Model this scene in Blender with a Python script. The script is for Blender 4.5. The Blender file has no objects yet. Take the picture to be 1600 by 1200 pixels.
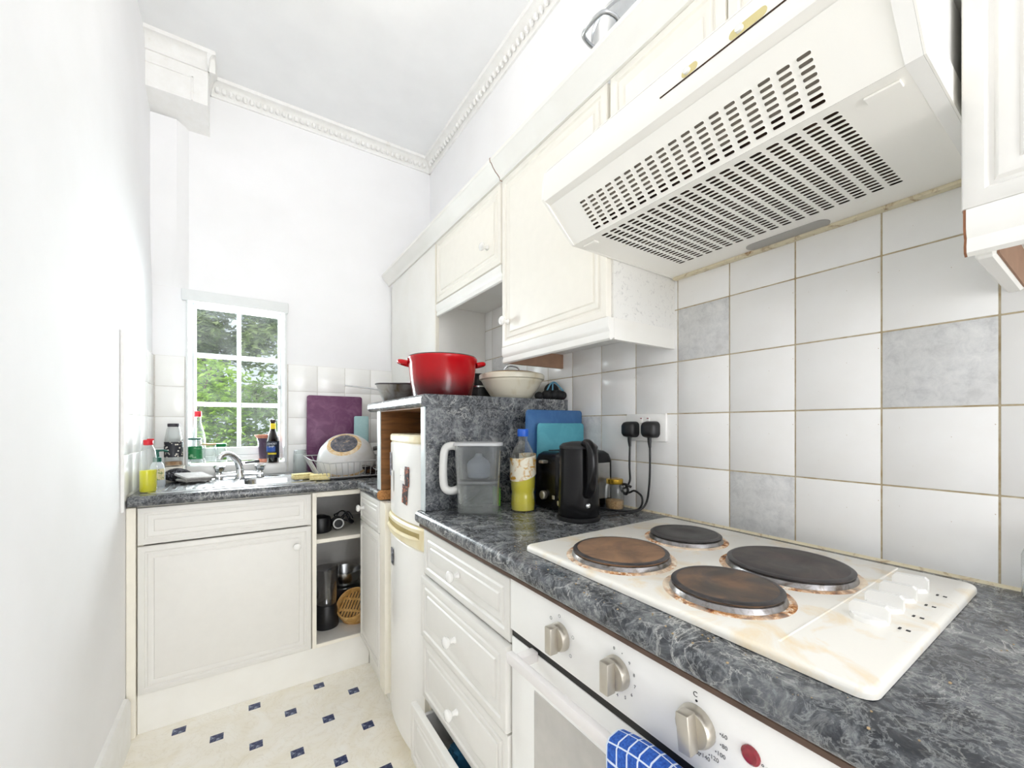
import bpy, bmesh, math, random
from mathutils import Matrix, Vector
random.seed(7)
PI = math.pi
scene = bpy.context.scene
COL = scene.collection

# ------------------------------------------------------------------ camera
cam_data = bpy.data.cameras.new('camera')
cam = bpy.data.objects.new('camera', cam_data)
COL.objects.link(cam)
cam.location = (0, 0, 1.18)
cam.rotation_euler = (PI / 2, 0, math.radians(-33.409))
cam_data.sensor_width = 36
cam_data.lens = 637.57 / 1600 * 36
cam_data.shift_y = (663.94 - 600) / 1600
cam_data.clip_start = 0.01
scene.camera = cam

# ------------------------------------------------------------------ world, sun, daylight at the window, added rear fill, exposure
world = bpy.data.worlds.new('world'); scene.world = world
world.use_nodes = True
bg = world.node_tree.nodes['Background']
bg.inputs['Color'].default_value = (0.86, 0.93, 1.0, 1)
bg.inputs['Strength'].default_value = 0.50
def area(name, loc, rot, sx, sy, power, col):
    l = bpy.data.lights.new(name, 'AREA'); l.shape = 'RECTANGLE'; l.size = sx; l.size_y = sy
    l.energy = power; l.color = col
    o = bpy.data.objects.new(name, l); COL.objects.link(o); o.location = loc; o.rotation_euler = rot
    return o
sun = bpy.data.lights.new('sun', 'SUN'); sun.energy = 2.0; sun.angle = 0.02; sun.color = (1, .96, .88)
so = bpy.data.objects.new('sun', sun); COL.objects.link(so)
so.rotation_euler = Vector((.45, .40, -.80)).to_track_quat('-Z', 'Y').to_euler()
# daylight entering by the sink window, and an added fill lamp behind the camera
area('window_daylight', (-.02, 3.20, 1.46), (-PI / 2, 0, 0), .80, 1.20, 50, (.92, .955, 1))
area('rear_fill_light', (.34, -3.32, 1.05), (PI / 2, 0, 0), 1.15, 2.0, 31, (.965, .97, .99))
vs = scene.view_settings
vs.view_transform = 'Standard'; vs.look = 'None'; vs.gamma = 1; vs.exposure = 1.0
vs.use_curve_mapping = False
try:
    scene.cycles.max_bounces = 14; scene.cycles.diffuse_bounces = 8; scene.cycles.glossy_bounces = 4
    scene.cycles.transparent_max_bounces = 24; scene.cycles.transmission_bounces = 8
    scene.cycles.caustics_reflective = False; scene.cycles.caustics_refractive = False
    scene.cycles.sample_clamp_indirect = 6.0
except Exception:
    pass

# ------------------------------------------------------------------ materials
MATS = {}
def lin(c):
    return tuple(((x / 255) / 12.92 if x / 255 <= .04045 else ((x / 255 + .055) / 1.055) ** 2.4) for x in c) + (1,)
class NT:
    def __init__(s, m):
        s.m = m; s.t = m.node_tree; s.n = s.t.nodes; s.l = s.t.links
        s.bsdf = s.n.get('Principled BSDF'); s.out = s.n.get('Material Output')
    def node(s, ty, **kw):
        n = s.n.new(ty)
        for k, v in kw.items():
            if k in n.inputs.keys(): n.inputs[k].default_value = v
            else: setattr(n, k, v)
        return n
    def link(s, a, b): s.l.new(a, b)
    def coord(s, kind='Object', scale=(1, 1, 1)):
        tc = s.node('ShaderNodeTexCoord'); mp = s.node('ShaderNodeMapping')
        mp.inputs['Scale'].default_value = scale
        s.link(tc.outputs[kind], mp.inputs['Vector']); return mp.outputs['Vector']
    def noise(s, vec, scale, detail=4, rough=.55, dist=0):
        n = s.node('ShaderNodeTexNoise'); n.inputs['Scale'].default_value = scale
        n.inputs['Detail'].default_value = detail; n.inputs['Roughness'].default_value = rough
        n.inputs['Distortion'].default_value = dist
        s.link(vec, n.inputs['Vector']); return n.outputs['Fac']
    def ramp(s, fac, stops, mode='LINEAR'):
        r = s.node('ShaderNodeValToRGB'); r.color_ramp.interpolation = mode
        e = r.color_ramp.elements
        while len(e) < len(stops): e.new(.5)
        for i, (p, c) in enumerate(stops):
            e[i].position = p; e[i].color = c if len(c) == 4 else tuple(c) + (1,)
        s.link(fac, r.inputs['Fac']); return r.outputs['Color']
    def mix(s, fac, a, b, blend='MIX'):
        m = s.node('ShaderNodeMix', data_type='RGBA', blend_type=blend)
        for sock, v in ((m.inputs[0], fac), (m.inputs[6], a), (m.inputs[7], b)):
            if isinstance(v, (int, float)): sock.default_value = v
            elif isinstance(v, tuple): sock.default_value = v
            else: s.link(v, sock)
        return m.outputs[2]
    def bump(s, h, strength=.2, dist=.002):
        b = s.node('ShaderNodeBump'); b.inputs['Strength'].default_value = strength
        b.inputs['Distance'].default_value = dist
        s.link(h, b.inputs['Height']); s.link(b.outputs['Normal'], s.bsdf.inputs['Normal'])
    def col(s, c): s.link(c, s.bsdf.inputs['Base Color'])
def newmat(name):
    m = bpy.data.materials.new(name); m.use_nodes = True; MATS[name] = m
    return NT(m)
def plain(name, rgb, rough=.5, metal=0, spec=.5, var=.04, vscale=30, coat=0, emit=None):
    """a flat colour with a little procedural variation"""
    t = newmat(name); c = lin(rgb)
    v = t.coord(); n = t.noise(v, vscale, 4)
    d = tuple(max(0, x * (1 - var)) for x in c[:3]) + (1,); b = tuple(min(1, x * (1 + var)) for x in c[:3]) + (1,)
    t.col(t.ramp(n, [(.3, d), (.7, b)]))
    t.bsdf.inputs['Roughness'].default_value = rough; t.bsdf.inputs['Metallic'].default_value = metal
    t.bsdf.inputs['Specular IOR Level'].default_value = spec
    t.bsdf.inputs['Coat Weight'].default_value = coat
    if emit:
        t.bsdf.inputs['Emission Color'].default_value = lin(emit[0]); t.bsdf.inputs['Emission Strength'].default_value = emit[1]
    return t
def stained(name, base, stain, lo, hi, scale, rough=.4, dist=1.0, metal=0, detail=8):
    t = newmat(name); v = t.coord(); n = t.noise(v, scale, detail, .6, dist)
    t.col(t.ramp(n, [(lo, lin(base)), (hi, lin(stain))])); t.bsdf.inputs['Roughness'].default_value = rough
    t.bsdf.inputs['Metallic'].default_value = metal
    return t
def glass(name, tint=(255, 255, 255), refl=.5, haze=0.0, hazecol=(235, 238, 235)):
    t = newmat(name); t.n.remove(t.bsdf)
    tr = t.node('ShaderNodeBsdfTransparent'); tr.inputs['Color'].default_value = lin(tint)
    gl = t.node('ShaderNodeBsdfGlossy'); gl.inputs['Roughness'].default_value = .04
    fr = t.node('ShaderNodeLayerWeight'); fr.inputs['Blend'].default_value = .40
    mu = t.node('ShaderNodeMath', operation='MULTIPLY'); mu.inputs[1].default_value = refl
    t.link(fr.outputs['Facing'], mu.inputs[0])
    ms = t.node('ShaderNodeMixShader'); t.link(mu.outputs[0], ms.inputs[0]); t.link(tr.outputs[0], ms.inputs[1]); t.link(gl.outputs[0], ms.inputs[2])
    last = ms.outputs[0]
    if haze:
        df = t.node('ShaderNodeBsdfTranslucent'); df.inputs['Color'].default_value = lin(hazecol)
        d2 = t.node('ShaderNodeBsdfDiffuse'); d2.inputs['Color'].default_value = lin(hazecol)
        ad = t.node('ShaderNodeMixShader'); ad.inputs[0].default_value = .5
        t.link(df.outputs[0], ad.inputs[1]); t.link(d2.outputs[0], ad.inputs[2])
        n = t.noise(t.coord(), 9, 5); r = t.ramp(n, [(.35, (haze * .4,) * 3), (.75, (haze * 1.7,) * 3)])
        m2 = t.node('ShaderNodeMixShader'); t.link(r, m2.inputs[0]); t.link(last, m2.inputs[1]); t.link(ad.outputs[0], m2.inputs[2])
        last = m2.outputs[0]
    t.link(last, t.out.inputs['Surface'])
    return t
def liquid(name, rgb, clear=.5):
    t = newmat(name)
    t.bsdf.inputs['Base Color'].default_value = lin(rgb); t.bsdf.inputs['Roughness'].default_value = .15
    n = t.noise(t.coord(), 20, 3); t.col(t.ramp(n, [(.3, lin(rgb)), (.8, lin(tuple(min(255, int(x * 1.06)) for x in rgb)))]))
    tr = t.node('ShaderNodeBsdfTransparent'); tr.inputs['Color'].default_value = lin(rgb)
    ms = t.node('ShaderNodeMixShader'); ms.inputs[0].default_value = clear
    t.link(t.bsdf.outputs[0], ms.inputs[1]); t.link(tr.outputs[0], ms.inputs[2]); t.link(ms.outputs[0], t.out.inputs['Surface'])

# walls / ceiling: painted plaster with soft unevenness
t = newmat('plaster'); v = t.coord(); n = t.noise(v, 3, 5); n2 = t.noise(v, 140, 3)
t.col(t.ramp(n, [(.3, lin((241, 241, 242))), (.7, lin((246, 246, 248)))])); t.bsdf.inputs['Roughness'].default_value = .85; t.bump(n2, .12, .001)
t = newmat('ceiling_paint'); v = t.coord(); n = t.noise(v, 4, 5)
t.col(t.ramp(n, [(.3, lin((240, 241, 242))), (.7, lin((246, 247, 248)))])); t.bsdf.inputs['Roughness'].default_value = .9
t = newmat('old_trim'); v = t.coord(); n = t.noise(v, 18, 8, .7)
t.col(t.ramp(n, [(.24, lin((222, 216, 204))), (.36, lin((240, 239, 236))), (.7, lin((246, 246, 245)))])); t.bsdf.inputs['Roughness'].default_value = .7; t.bump(n, .2, .003)
# tiles
t = newmat('tile_white'); v = t.coord(); n = t.noise(v, 7, 4); sp = t.noise(v, 120, 2)
c = t.ramp(n, [(.3, lin((242, 241, 238))), (.7, lin((247, 247, 246)))])
t.col(t.mix(t.ramp(sp, [(.775, (0, 0, 0)), (.80, (1, 1, 1))]), c, lin((170, 140, 100)))); t.bsdf.inputs['Roughness'].default_value = .2
t.bump(t.noise(v, 16, 2), .015, .002)
t = newmat('tile_grey'); v = t.coord(); n = t.noise(v, 45, 9, .75, .4); n1 = t.noise(v, 12, 4)
c = t.ramp(n, [(.32, lin((194, 195, 196))), (.5, lin((216, 217, 217))), (.68, lin((230, 230, 229)))])
t.col(t.mix(t.ramp(n1, [(.35, (0, 0, 0)), (.7, (.4, .4, .4))]), c, lin((206, 205, 203)))); t.bsdf.inputs['Roughness'].default_value = .2
stained('grout', (172, 152, 116), (205, 195, 172), .35, .7, 30, .9)
stained('grout_light', (214, 211, 204), (226, 224, 219), .35, .7, 30, .9)
stained('sealant', (222, 212, 184), (150, 112, 66), .52, .72, 38, .6)
# marble pattern laminate
t = newmat('marble_laminate'); v = t.coord(scale=(1, 1, 1))
na = t.noise(v, 17, 12, .74, .7); nb = t.noise(v, 13, 9, .64, 1.3); nc = t.noise(v, 44, 8, .66, .8); nd = t.noise(v, 9, 3)
basec = t.ramp(na, [(.30, lin((28, 30, 34))), (.45, lin((54, 57, 62))), (.54, lin((88, 91, 95))), (.63, lin((132, 134, 135))), (.78, lin((166, 166, 164)))])
def vein(n, w):
    m1 = t.node('ShaderNodeMath', operation='SUBTRACT'); t.link(n, m1.inputs[0]); m1.inputs[1].default_value = .5
    m2 = t.node('ShaderNodeMath', operation='ABSOLUTE'); t.link(m1.outputs[0], m2.inputs[0])
    return t.ramp(m2.outputs[0], [(0, (1, 1, 1)), (w * .35, (.5, .5, .5)), (w, (0, 0, 0))])
def times(a_, b_):
    q = t.node('ShaderNodeMath', operation='MULTIPLY'); t.link(a_, q.inputs[0])
    if isinstance(b_, float): q.inputs[1].default_value = b_
    else: t.link(b_, q.inputs[1])
    return q.outputs[0]
mask = t.ramp(nd, [(.42, (.15, .15, .15)), (.62, (.9, .9, .9))])
c1 = t.mix(times(vein(nc, .040), .70), basec, lin((146, 149, 151)))
t.col(t.mix(times(vein(nb, .022), mask), c1, lin((196, 196, 192)))); t.bsdf.inputs['Roughness'].default_value = .24
t.bump(nc, .05, .001)
# vinyl floor
t = newmat('vinyl_cream'); v = t.coord(); n = t.noise(v, 6, 8, .6, 1.5); n2 = t.noise(v, 9, 6, .6, 3)
c = t.ramp(n, [(.3, lin((244, 238, 222))), (.55, lin((250, 246, 236))), (.75, lin((252, 250, 243)))])
m1 = t.node('ShaderNodeMath', operation='SUBTRACT'); t.link(n2, m1.inputs[0]); m1.inputs[1].default_value = .5
m2 = t.node('ShaderNodeMath', operation='ABSOLUTE'); t.link(m1.outputs[0], m2.inputs[0])
t.col(t.mix(t.ramp(m2.outputs[0], [(0, (.3, .3, .3)), (.02, (0, 0, 0))]), c, lin((214, 203, 180)))); t.bsdf.inputs['Roughness'].default_value = .35
stained('vinyl_blue', (38, 50, 92), (172, 182, 204), .50, .68, 62, .35, .6)
# units
plain('unit_front', (230, 228, 223), .42, var=.012)
plain('unit_front_upper', (242, 238, 228), .42, var=.012)
t = newmat('unit_white'); v = t.coord(); n = t.noise(v, 5, 4); t.col(t.ramp(n, [(.3, lin((238, 236, 230))), (.7, lin((244, 243, 239)))])); t.bsdf.inputs['Roughness'].default_value = .45
stained('unit_side_speckle', (238, 237, 233), (205, 204, 202), .56, .72, 90, .45)
plain('unit_cream', (242, 237, 224), .5, var=.02)
plain('unit_interior', (226, 224, 220), .6, var=.03)
plain('knob_white', (238, 237, 234), .18, var=.01)
stained('chipboard', (150, 98, 50), (196, 142, 84), .35, .65, 160, .8, .2)
t = newmat('wood_brown'); v = t.coord(scale=(1, 8, 8)); n = t.noise(v, 9, 6, .6, .6); t.col(t.ramp(n, [(.3, lin((104, 66, 30))), (.7, lin((148, 98, 50)))])); t.bsdf.inputs['Roughness'].default_value = .6
plain('mdf_edge', (140, 92, 62), .8, var=.15, vscale=60)
plain('pelmet_inside', (150, 118, 96), .8, var=.1)
plain('edge_pale', (205, 214, 216), .3, var=.05)
# appliances
plain('fridge_white', (246, 245, 242), .25, var=.008)
stained('fridge_cream', (240, 230, 196), (226, 208, 160), .45, .75, 12, .35)
stained('hood_white', (248, 246, 240), (234, 224, 196), .68, .86, 14, .35)
stained('hood_filter', (74, 52, 36), (40, 26, 18), .40, .66, 26, .9)
plain('hood_diffuser', (150, 142, 130), .6, var=.06)
plain('hood_lens', (168, 166, 162), .4, var=.03)
plain('hood_yellow', (222, 208, 150), .5, var=.05)
t = newmat('hob_enamel'); v = t.coord(); n = t.noise(v, 13, 7, .62, .8); n2 = t.noise(v, 95, 3, .5)
c = t.ramp(n, [(.52, lin((243, 240, 232))), (.70, lin((238, 220, 188)))])
t.col(t.mix(t.ramp(n2, [(.755, (0, 0, 0)), (.78, (.9, .9, .9))]), c, lin((120, 74, 40)))); t.bsdf.inputs['Roughness'].default_value = .2
t = newmat('rust_ring'); v = t.coord(); n = t.noise(v, 60, 8, .7, .5); n2 = t.noise(v, 14, 3)
c = t.ramp(n, [(.38, lin((246, 240, 228))), (.47, lin((206, 150, 92))), (.55, lin((132, 72, 34))), (.66, lin((48, 32, 24)))])
t.col(t.mix(t.ramp(n2, [(.4, (0, 0, 0)), (.62, (.85, .85, .85))]), c, lin((240, 226, 204)))); t.bsdf.inputs['Roughness'].default_value = .8
stained('plate_black', (44, 42, 42), (66, 62, 60), .4, .7, 26, .5)
stained('plate_rust', (112, 86, 66), (146, 112, 84), .38, .66, 16, .65)
stained('plate_brown', (74, 66, 60), (118, 92, 72), .40, .66, 15, .6)
stained('plate_dark', (54, 50, 50), (84, 74, 70), .42, .70, 17, .55)
stained('plate_skirt', (150, 148, 148), (86, 74, 62), .45, .7, 40, .3, metal=.85)
plain('oven_white', (245, 244, 241), .3, var=.008)
plain('oven_gap', (20, 18, 18), .5)
plain('oven_window', (190, 187, 182), .15, var=.05, coat=.6)
plain('satin_metal', (196, 190, 178), .32, metal=.75, var=.05)
plain('handle_white', (234, 230, 228), .3, var=.02)
plain('red_lens', (142, 18, 40), .15, var=.15, vscale=200, coat=.5)
plain('print_grey', (120, 120, 122), .6)
plain('print_dark', (40, 40, 44), .6)
plain('steel', (200, 202, 204), .22, metal=1, var=.06)
plain('steel_dull', (176, 176, 174), .35, metal=1, var=.08)
plain('chrome', (222, 224, 226), .08, metal=1, var=.02)
plain('window_paint', (228, 231, 231), .4, var=.015)
plain('sill_paint', (244, 243, 240), .35, var=.02)
glass('window_glass', (250, 253, 252), .5, .012)
glass('clear_glass', (248, 250, 250), .75, .03)
glass('clear_plastic', (252, 253, 253), .6, .12)
glass('smoky_plastic', (226, 228, 232), .9, .10, (206, 208, 212))
glass('brown_glass', (96, 56, 26), .9)
glass('dark_glass', (232, 232, 234), 1.0, .05, (200, 202, 206))

# ------------------------------------------------------------------ mesh helpers
class MB:
    def __init__(s): s.v = []; s.f = []
    def add(s, verts, faces, M=None):
        o = len(s.v)
        for p in verts:
            p = Vector(p); s.v.append(tuple(M @ p) if M is not None else tuple(p))
        flip = M is not None and M.to_3x3().determinant() < 0
        for f in faces:
            f = [i + o for i in f]; s.f.append(f[::-1] if flip else f)
        return s
    def bm(s, b, M=None):
        b.verts.ensure_lookup_table(); b.verts.index_update()
        s.add([v.co[:] for v in b.verts], [[v.index for v in f.verts] for f in b.faces], M); b.free(); return s
    def box(s, x0, x1, y0, y1, z0, z1, M=None):
        v = [(x0, y0, z0), (x1, y0, z0), (x1, y1, z0), (x0, y1, z0), (x0, y0, z1), (x1, y0, z1), (x1, y1, z1), (x0, y1, z1)]
        return s.add(v, [(0, 3, 2, 1), (4, 5, 6, 7), (0, 1, 5, 4), (1, 2, 6, 5), (2, 3, 7, 6), (3, 0, 4, 7)], M)
    def rbox(s, x0, x1, y0, y1, z0, z1, r=.003, seg=2, M=None):
        b = bmesh.new(); bmesh.ops.create_cube(b, size=1)
        for q in b.verts:
            q.co = ((x0 + x1) / 2 + q.co.x * (x1 - x0), (y0 + y1) / 2 + q.co.y * (y1 - y0), (z0 + z1) / 2 + q.co.z * (z1 - z0))
        bmesh.ops.bevel(b, geom=list(b.edges), offset=r, segments=seg, profile=.5, affect='EDGES', clamp_overlap=True)
        return s.bm(b, M)
    def lathe(s, prof, seg=24, M=None, cap=True, sx=1, sy=1):
        v = []; f = []; n = len(prof)
        for r, z in prof:
            for k in range(seg):
                a = 2 * PI * k / seg; v.append((r * math.cos(a) * sx, r * math.sin(a) * sy, z))
        for i in range(n - 1):
            for k in range(seg):
                k2 = (k + 1) % seg; f.append((i * seg + k, i * seg + k2, (i + 1) * seg + k2, (i + 1) * seg + k))
        if cap:
            if prof[0][0] > 1e-6: f.append(tuple(range(seg))[::-1])
            if prof[-1][0] > 1e-6: f.append(tuple((n - 1) * seg + k for k in range(seg)))
        return s.add(v, f, M)
    def tube(s, pts, r, seg=8, closed=False, M=None):
        pts = [Vector(p) for p in pts]; n = len(pts); v = []; f = []
        rs = r if isinstance(r, (list, tuple)) else [r] * n
        up = None
        for i, p in enumerate(pts):
            if closed: d = pts[(i + 1) % n] - pts[i - 1]
            else: d = pts[min(i + 1, n - 1)] - pts[max(i - 1, 0)]
            d.normalize()
            if up is None: up = Vector((0, 0, 1)) if abs(d.z) < .9 else Vector((1, 0, 0))
            a = up - d * up.dot(d)
            if a.length < 1e-6: a = Vector((1, 0, 0)) - d * d.x
            a.normalize(); up = a; b = d.cross(a)
            for k in range(seg):
                t = 2 * PI * k / seg; v.append(tuple(p + (a * math.cos(t) + b * math.sin(t)) * rs[i]))
        m = n if closed else n - 1
        for i in range(m):
            for k in range(seg):
                k2 = (k + 1) % seg; j = (i + 1) % n
                f.append((i * seg + k, j * seg + k, j * seg + k2, i * seg + k2)[::-1])
        if not closed:
            f.append(tuple(range(seg))); f.append(tuple((n - 1) * seg + k for k in range(seg))[::-1])
        return s.add(v, f, M)
    def prism(s, poly, h0, h1, M=None):
        """poly in local xy (counter-clockwise), extruded along z"""
        n = len(poly); v = [(x, y, h0) for x, y in poly] + [(x, y, h1) for x, y in poly]
        f = [tuple(range(n))[::-1], tuple(range(n, 2 * n))]
        for i in range(n): f.append((i, (i + 1) % n, n + (i + 1) % n, n + i))
        return s.add(v, f, M)
    def sphere(s, c, r, seg=12, rings=8, sc=(1, 1, 1), M=None):
        prof = [(max(1e-7, math.sin(PI * i / rings)) * r, -math.cos(PI * i / rings) * r) for i in range(rings + 1)]
        T = Matrix.Translation(c) @ Matrix.Diagonal((*sc, 1))
        return s.lathe(prof, seg, (M @ T) if M is not None else T, cap=False)
    def torus(s, R, r, seg=32, ms=8, M=None):
        return s.tube([(R * math.cos(2 * PI * i / seg), R * math.sin(2 * PI * i / seg), 0) for i in range(seg)], r, ms, True, M)
ORG = {}
def origin(o):
    v = Vector((0, 0, 0))
    while o is not None: v += Vector(o.location); o = o.parent
    return v
def mk(name, mb, mat, parent=None, smooth=35, local=False, label=None, loc=None):
    """link a mesh object. Vertices are in world coordinates unless local=True"""
    me = bpy.data.meshes.new(name)
    o = bpy.data.objects.new(name, me); COL.objects.link(o)
    vs_ = mb.v
    if parent is not None:
        o.parent = parent
        if not local:
            q = origin(parent); vs_ = [(x - q.x, y - q.y, z - q.z) for x, y, z in vs_]
    elif not local:
        xs = [p[0] for p in vs_]; ys = [p[1] for p in vs_]; zs = [p[2] for p in vs_]
        q = Vector(((min(xs) + max(xs)) / 2, (min(ys) + max(ys)) / 2, min(zs)))
        o.location = q; vs_ = [(x - q.x, y - q.y, z - q.z) for x, y, z in vs_]
    if loc is not None: o.location = loc
    me.from_pydata(vs_, [], mb.f); me.validate()
    b = bmesh.new(); b.from_mesh(me); bmesh.ops.recalc_face_normals(b, faces=b.faces[:]) if mat not in ('rust_ring',) else None
    b.to_mesh(me); b.free()
    if smooth:
        me.polygons.foreach_set('use_smooth', [True] * len(me.polygons)); me.set_sharp_from_angle(angle=math.radians(smooth))
    for m in (mat if isinstance(mat, (list, tuple)) else [mat]): me.materials.append(MATS[m])
    if label: o['label'] = label
    me.update(); return o
def tag(o, label, cat, group=None, kind=None):
    o['label'] = label; o['category'] = cat
    if group: o['group'] = group
    if kind: o['kind'] = kind
    return o
def struct(o, label=None):
    o['kind'] = 'structure'
    if label: o['label'] = label
    return o
def thing(name, loc, label, cat, group=None, rz=0):
    o = bpy.data.objects.new(name, None); COL.objects.link(o); o.location = loc; o.rotation_euler = (0, 0, rz)
    o.empty_display_size = .05
    return tag(o, label, cat, group)
def T(x, y, z): return Matrix.Translation((x, y, z))
def RZ(a): return Matrix.Rotation(a, 4, 'Z')
def RX(a): return Matrix.Rotation(a, 4, 'X')
def RY(a): return Matrix.Rotation(a, 4, 'Y')
WEST = Matrix(((0, 1, 0, 0), (-1, 0, 0, 0), (0, 0, 1, 0), (0, 0, 0, 1)))      # a front made facing -y turned to face -x
def axis_to(d):
    """matrix whose z axis points along d"""
    return Vector(d).normalized().to_track_quat('Z', 'Y').to_matrix().to_4x4()
def rrect(w, h, r, n=4, cx=0, cy=0):
    out = []
    for (sx, sy, a0) in ((1, 1, 0), (-1, 1, PI / 2), (-1, -1, PI), (1, -1, 1.5 * PI)):
        for k in range(n + 1):
            a = a0 + PI / 2 * k / n
            out.append((cx + sx * (w / 2 - r) + r * math.cos(a), cy + sy * (h / 2 - r) + r * math.sin(a)))
    return out
def panel_front(w, h, t=.018, M=None, flat=False):
    """a moulded cabinet front: local x 0..w, z 0..h, face at y=0 looking -y"""
    rings = [(0, t), (0, .004), (.0015, .0012), (.004, 0), (.020, 0), (.0235, .0042), (.0275, .0042), (.0315, .0008), (.038, .0004), (.0445, .0036), (.0475, .0046), (.0505, .0012), (.053, .0006)]
    if flat: rings = rings[:4]
    v = []; f = []
    for ins, d in rings:
        v += [(ins, d, ins), (w - ins, d, ins), (w - ins, d, h - ins), (ins, d, h - ins)]
    n = len(rings)
    for i in range(n - 1):
        for k in range(4):
            k2 = (k + 1) % 4; f.append((i * 4 + k, i * 4 + k2, (i + 1) * 4 + k2, (i + 1) * 4 + k))
    f.append(tuple((n - 1) * 4 + k for k in range(4))); f.append((3, 2, 1, 0))
    mb = MB(); mb.add(v, f, M); return mb
def knob_mesh(M):
    mb = MB(); mb.lathe([(.009, 0), (.0085, .004), (.006, .008), (.006, .015), (.012, .019), (.0155, .024), (.0155, .028), (.012, .032), (.006, .0335), (.0002, .034)], 20, M)
    return mb
def text_mesh(s, size, M, extrude=.0002):
    c = bpy.data.curves.new('lettering', 'FONT'); c.body = s; c.size = size; c.extrude = extrude
    c.align_x = 'CENTER'; c.align_y = 'CENTER'; c.resolution_u = 3
    o = bpy.data.objects.new('lettering', c); COL.objects.link(o)
    bpy.context.view_layer.update()
    me = bpy.data.meshes.new_from_object(o)
    mb = MB(); mb.add([q.co[:] for q in me.vertices], [list(p.vertices) for p in me.polygons], M)
    bpy.data.objects.remove(o); bpy.data.curves.remove(c); bpy.data.meshes.remove(me)
    return mb

D = 1.047          # face of the tiles on the right wall
WT = .912          # worktop top
XL = -.365         # left wall
YB = 2.600         # back wall
CZ = 2.94          # ceiling

# ------------------------------------------------------------------ room shell
floor = struct(mk('floor', MB().box(XL - .1, D + .1, -3.5, YB + .2, -.06, 0), 'vinyl_cream', smooth=0), 'cream marbled vinyl floor with small blue squares')
struct(mk('ceiling', MB().box(XL - .1, D + .1, -3.5, YB + .2, CZ, CZ + .08), 'ceiling_paint', smooth=0), 'plain white ceiling')
wl = struct(mk('wall_left', MB().box(XL - .1, XL, -3.5, YB + .2, 0, CZ), 'plaster', smooth=0), 'plain white plaster wall close on the left')
wr = struct(mk('wall_right', MB().box(D + .006, D + .1, -3.5, YB + .2, 0, CZ), 'plaster', smooth=0), 'white wall on the right with white and grey tiled splashback')
OX0, OX1, OZ0, OZ1 = -.236, .200, .970, 1.842
m = MB()
m.box(XL, OX0, YB, YB + .2, 0, CZ); m.box(OX1, D + .006, YB, YB + .2, 0, CZ); m.box(OX0, OX1, YB, YB + .2, 0, OZ0); m.box(OX0, OX1, YB, YB + .2, OZ1, CZ)
wb = struct(mk('wall_back', m, 'plaster', smooth=0), 'white end wall with a small window above the sink')
m = MB()
m.box(XL, -.28, -3.5, -3.4, 0, CZ); m.box(.96, D + .006, -3.5, -3.4, 0, CZ); m.box(-.28, .96, -3.5, -3.4, 2.40, CZ)
struct(mk('wall_rear', m, 'plaster', smooth=0), 'white wall behind the viewer with an opening for the added fill-light door')

# blue squares of the vinyl: own thin pieces set in the floor
m = MB().rbox(-.021, .021, -.0195, .0195, -.002, .0004, .0003, 1)
first = None
for i in range(-4, 6):
    for j in range(-12, 3):
        if (i + j) % 2: continue
        x = .041 + .1232 * i; y = 1.775 + .1235 * j
        if x < XL + .05 or x > .52 or y < .25 or y > 2.04: continue
        if first is None:
            o = mk('floor_square', m, 'vinyl_blue', floor, 0, local=True); first = o
        else:
            o = first.copy(); COL.objects.link(o)
        o.location = Vector((x, y, 0)) - origin(floor)

# tiles -------------------------------------------------------------
TILE_CACHE = {}
def tile(parent, M, w, h, mat):
    key = (round(w, 3), round(h, 3), mat)
    if key not in TILE_CACHE:
        mb = MB().rbox(.0014, w - .0014, -.006, 0, .0014, h - .0014, .0012, 2)
        o = mk('tile', mb, mat, parent, 40, local=True); TILE_CACHE[key] = o.data
    else:
        o = bpy.data.objects.new('tile', TILE_CACHE[key]); COL.objects.link(o); o.parent = parent
    A = M.copy(); A.translation -= origin(parent); o.matrix_local = A
    return o
mk('grout', MB().box(D + .0015, D + .0062, -.62, 2.58, .90, 1.76), 'grout', wr, 0)
rows = [.9124 + .15 * k for k in range(6)]
cols = [1.1696 - .15 * k for k in range(-10, 12)]
for k in range(-9, 12):
    y1 = 1.1696 - .15 * k
    for r_ in range(6):
        z0 = .9124 + .15 * r_; h = .15
        if y1 > 1.25 and r_ < 2: continue                     # behind the fridge housing
        if r_ == 5: h = .15 if y1 > 1.25 else .09
        if r_ == 4 and .73 < y1 < 1.21 and False: continue
        g = (k, r_) in {(3, 3), (6, 2), (4, 0), (0, 1), (-4, 3), (10, 3)}
        tile(wr, T(D + .006, y1, z0) @ WEST, .15, h, 'tile_grey' if g else 'tile_white')
# back wall tiles
mk('grout', MB().box(OX1 + .004, D, YB - .0045, YB, .92, 1.52), 'grout_light', wb, 0)
mk('grout', MB().box(XL, OX0 - .004, YB - .0045, YB, .92, 1.52), 'grout_light', wb, 0)
xs = [.211, .361, .511, .661, .811, .961, 1.045]
for a, b in zip(xs[:-1], xs[1:]):
    for r_ in range(4): tile(wb, T(a, YB, .92 + .15 * r_), b - a, .15, 'tile_white')
for r_ in range(4): tile(wb, T(XL + .009, YB, .92 + .15 * r_), OX0 - .006 - XL - .009, .15, 'tile_white')
tile(wb, T(OX0, YB, .912), .14, .058, 'tile_white'); tile(wb, T(OX0 + .14, YB, .912), .15, .058, 'tile_white'); tile(wb, T(OX0 + .29, YB, .912), .146, .058, 'tile_white')
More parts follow.
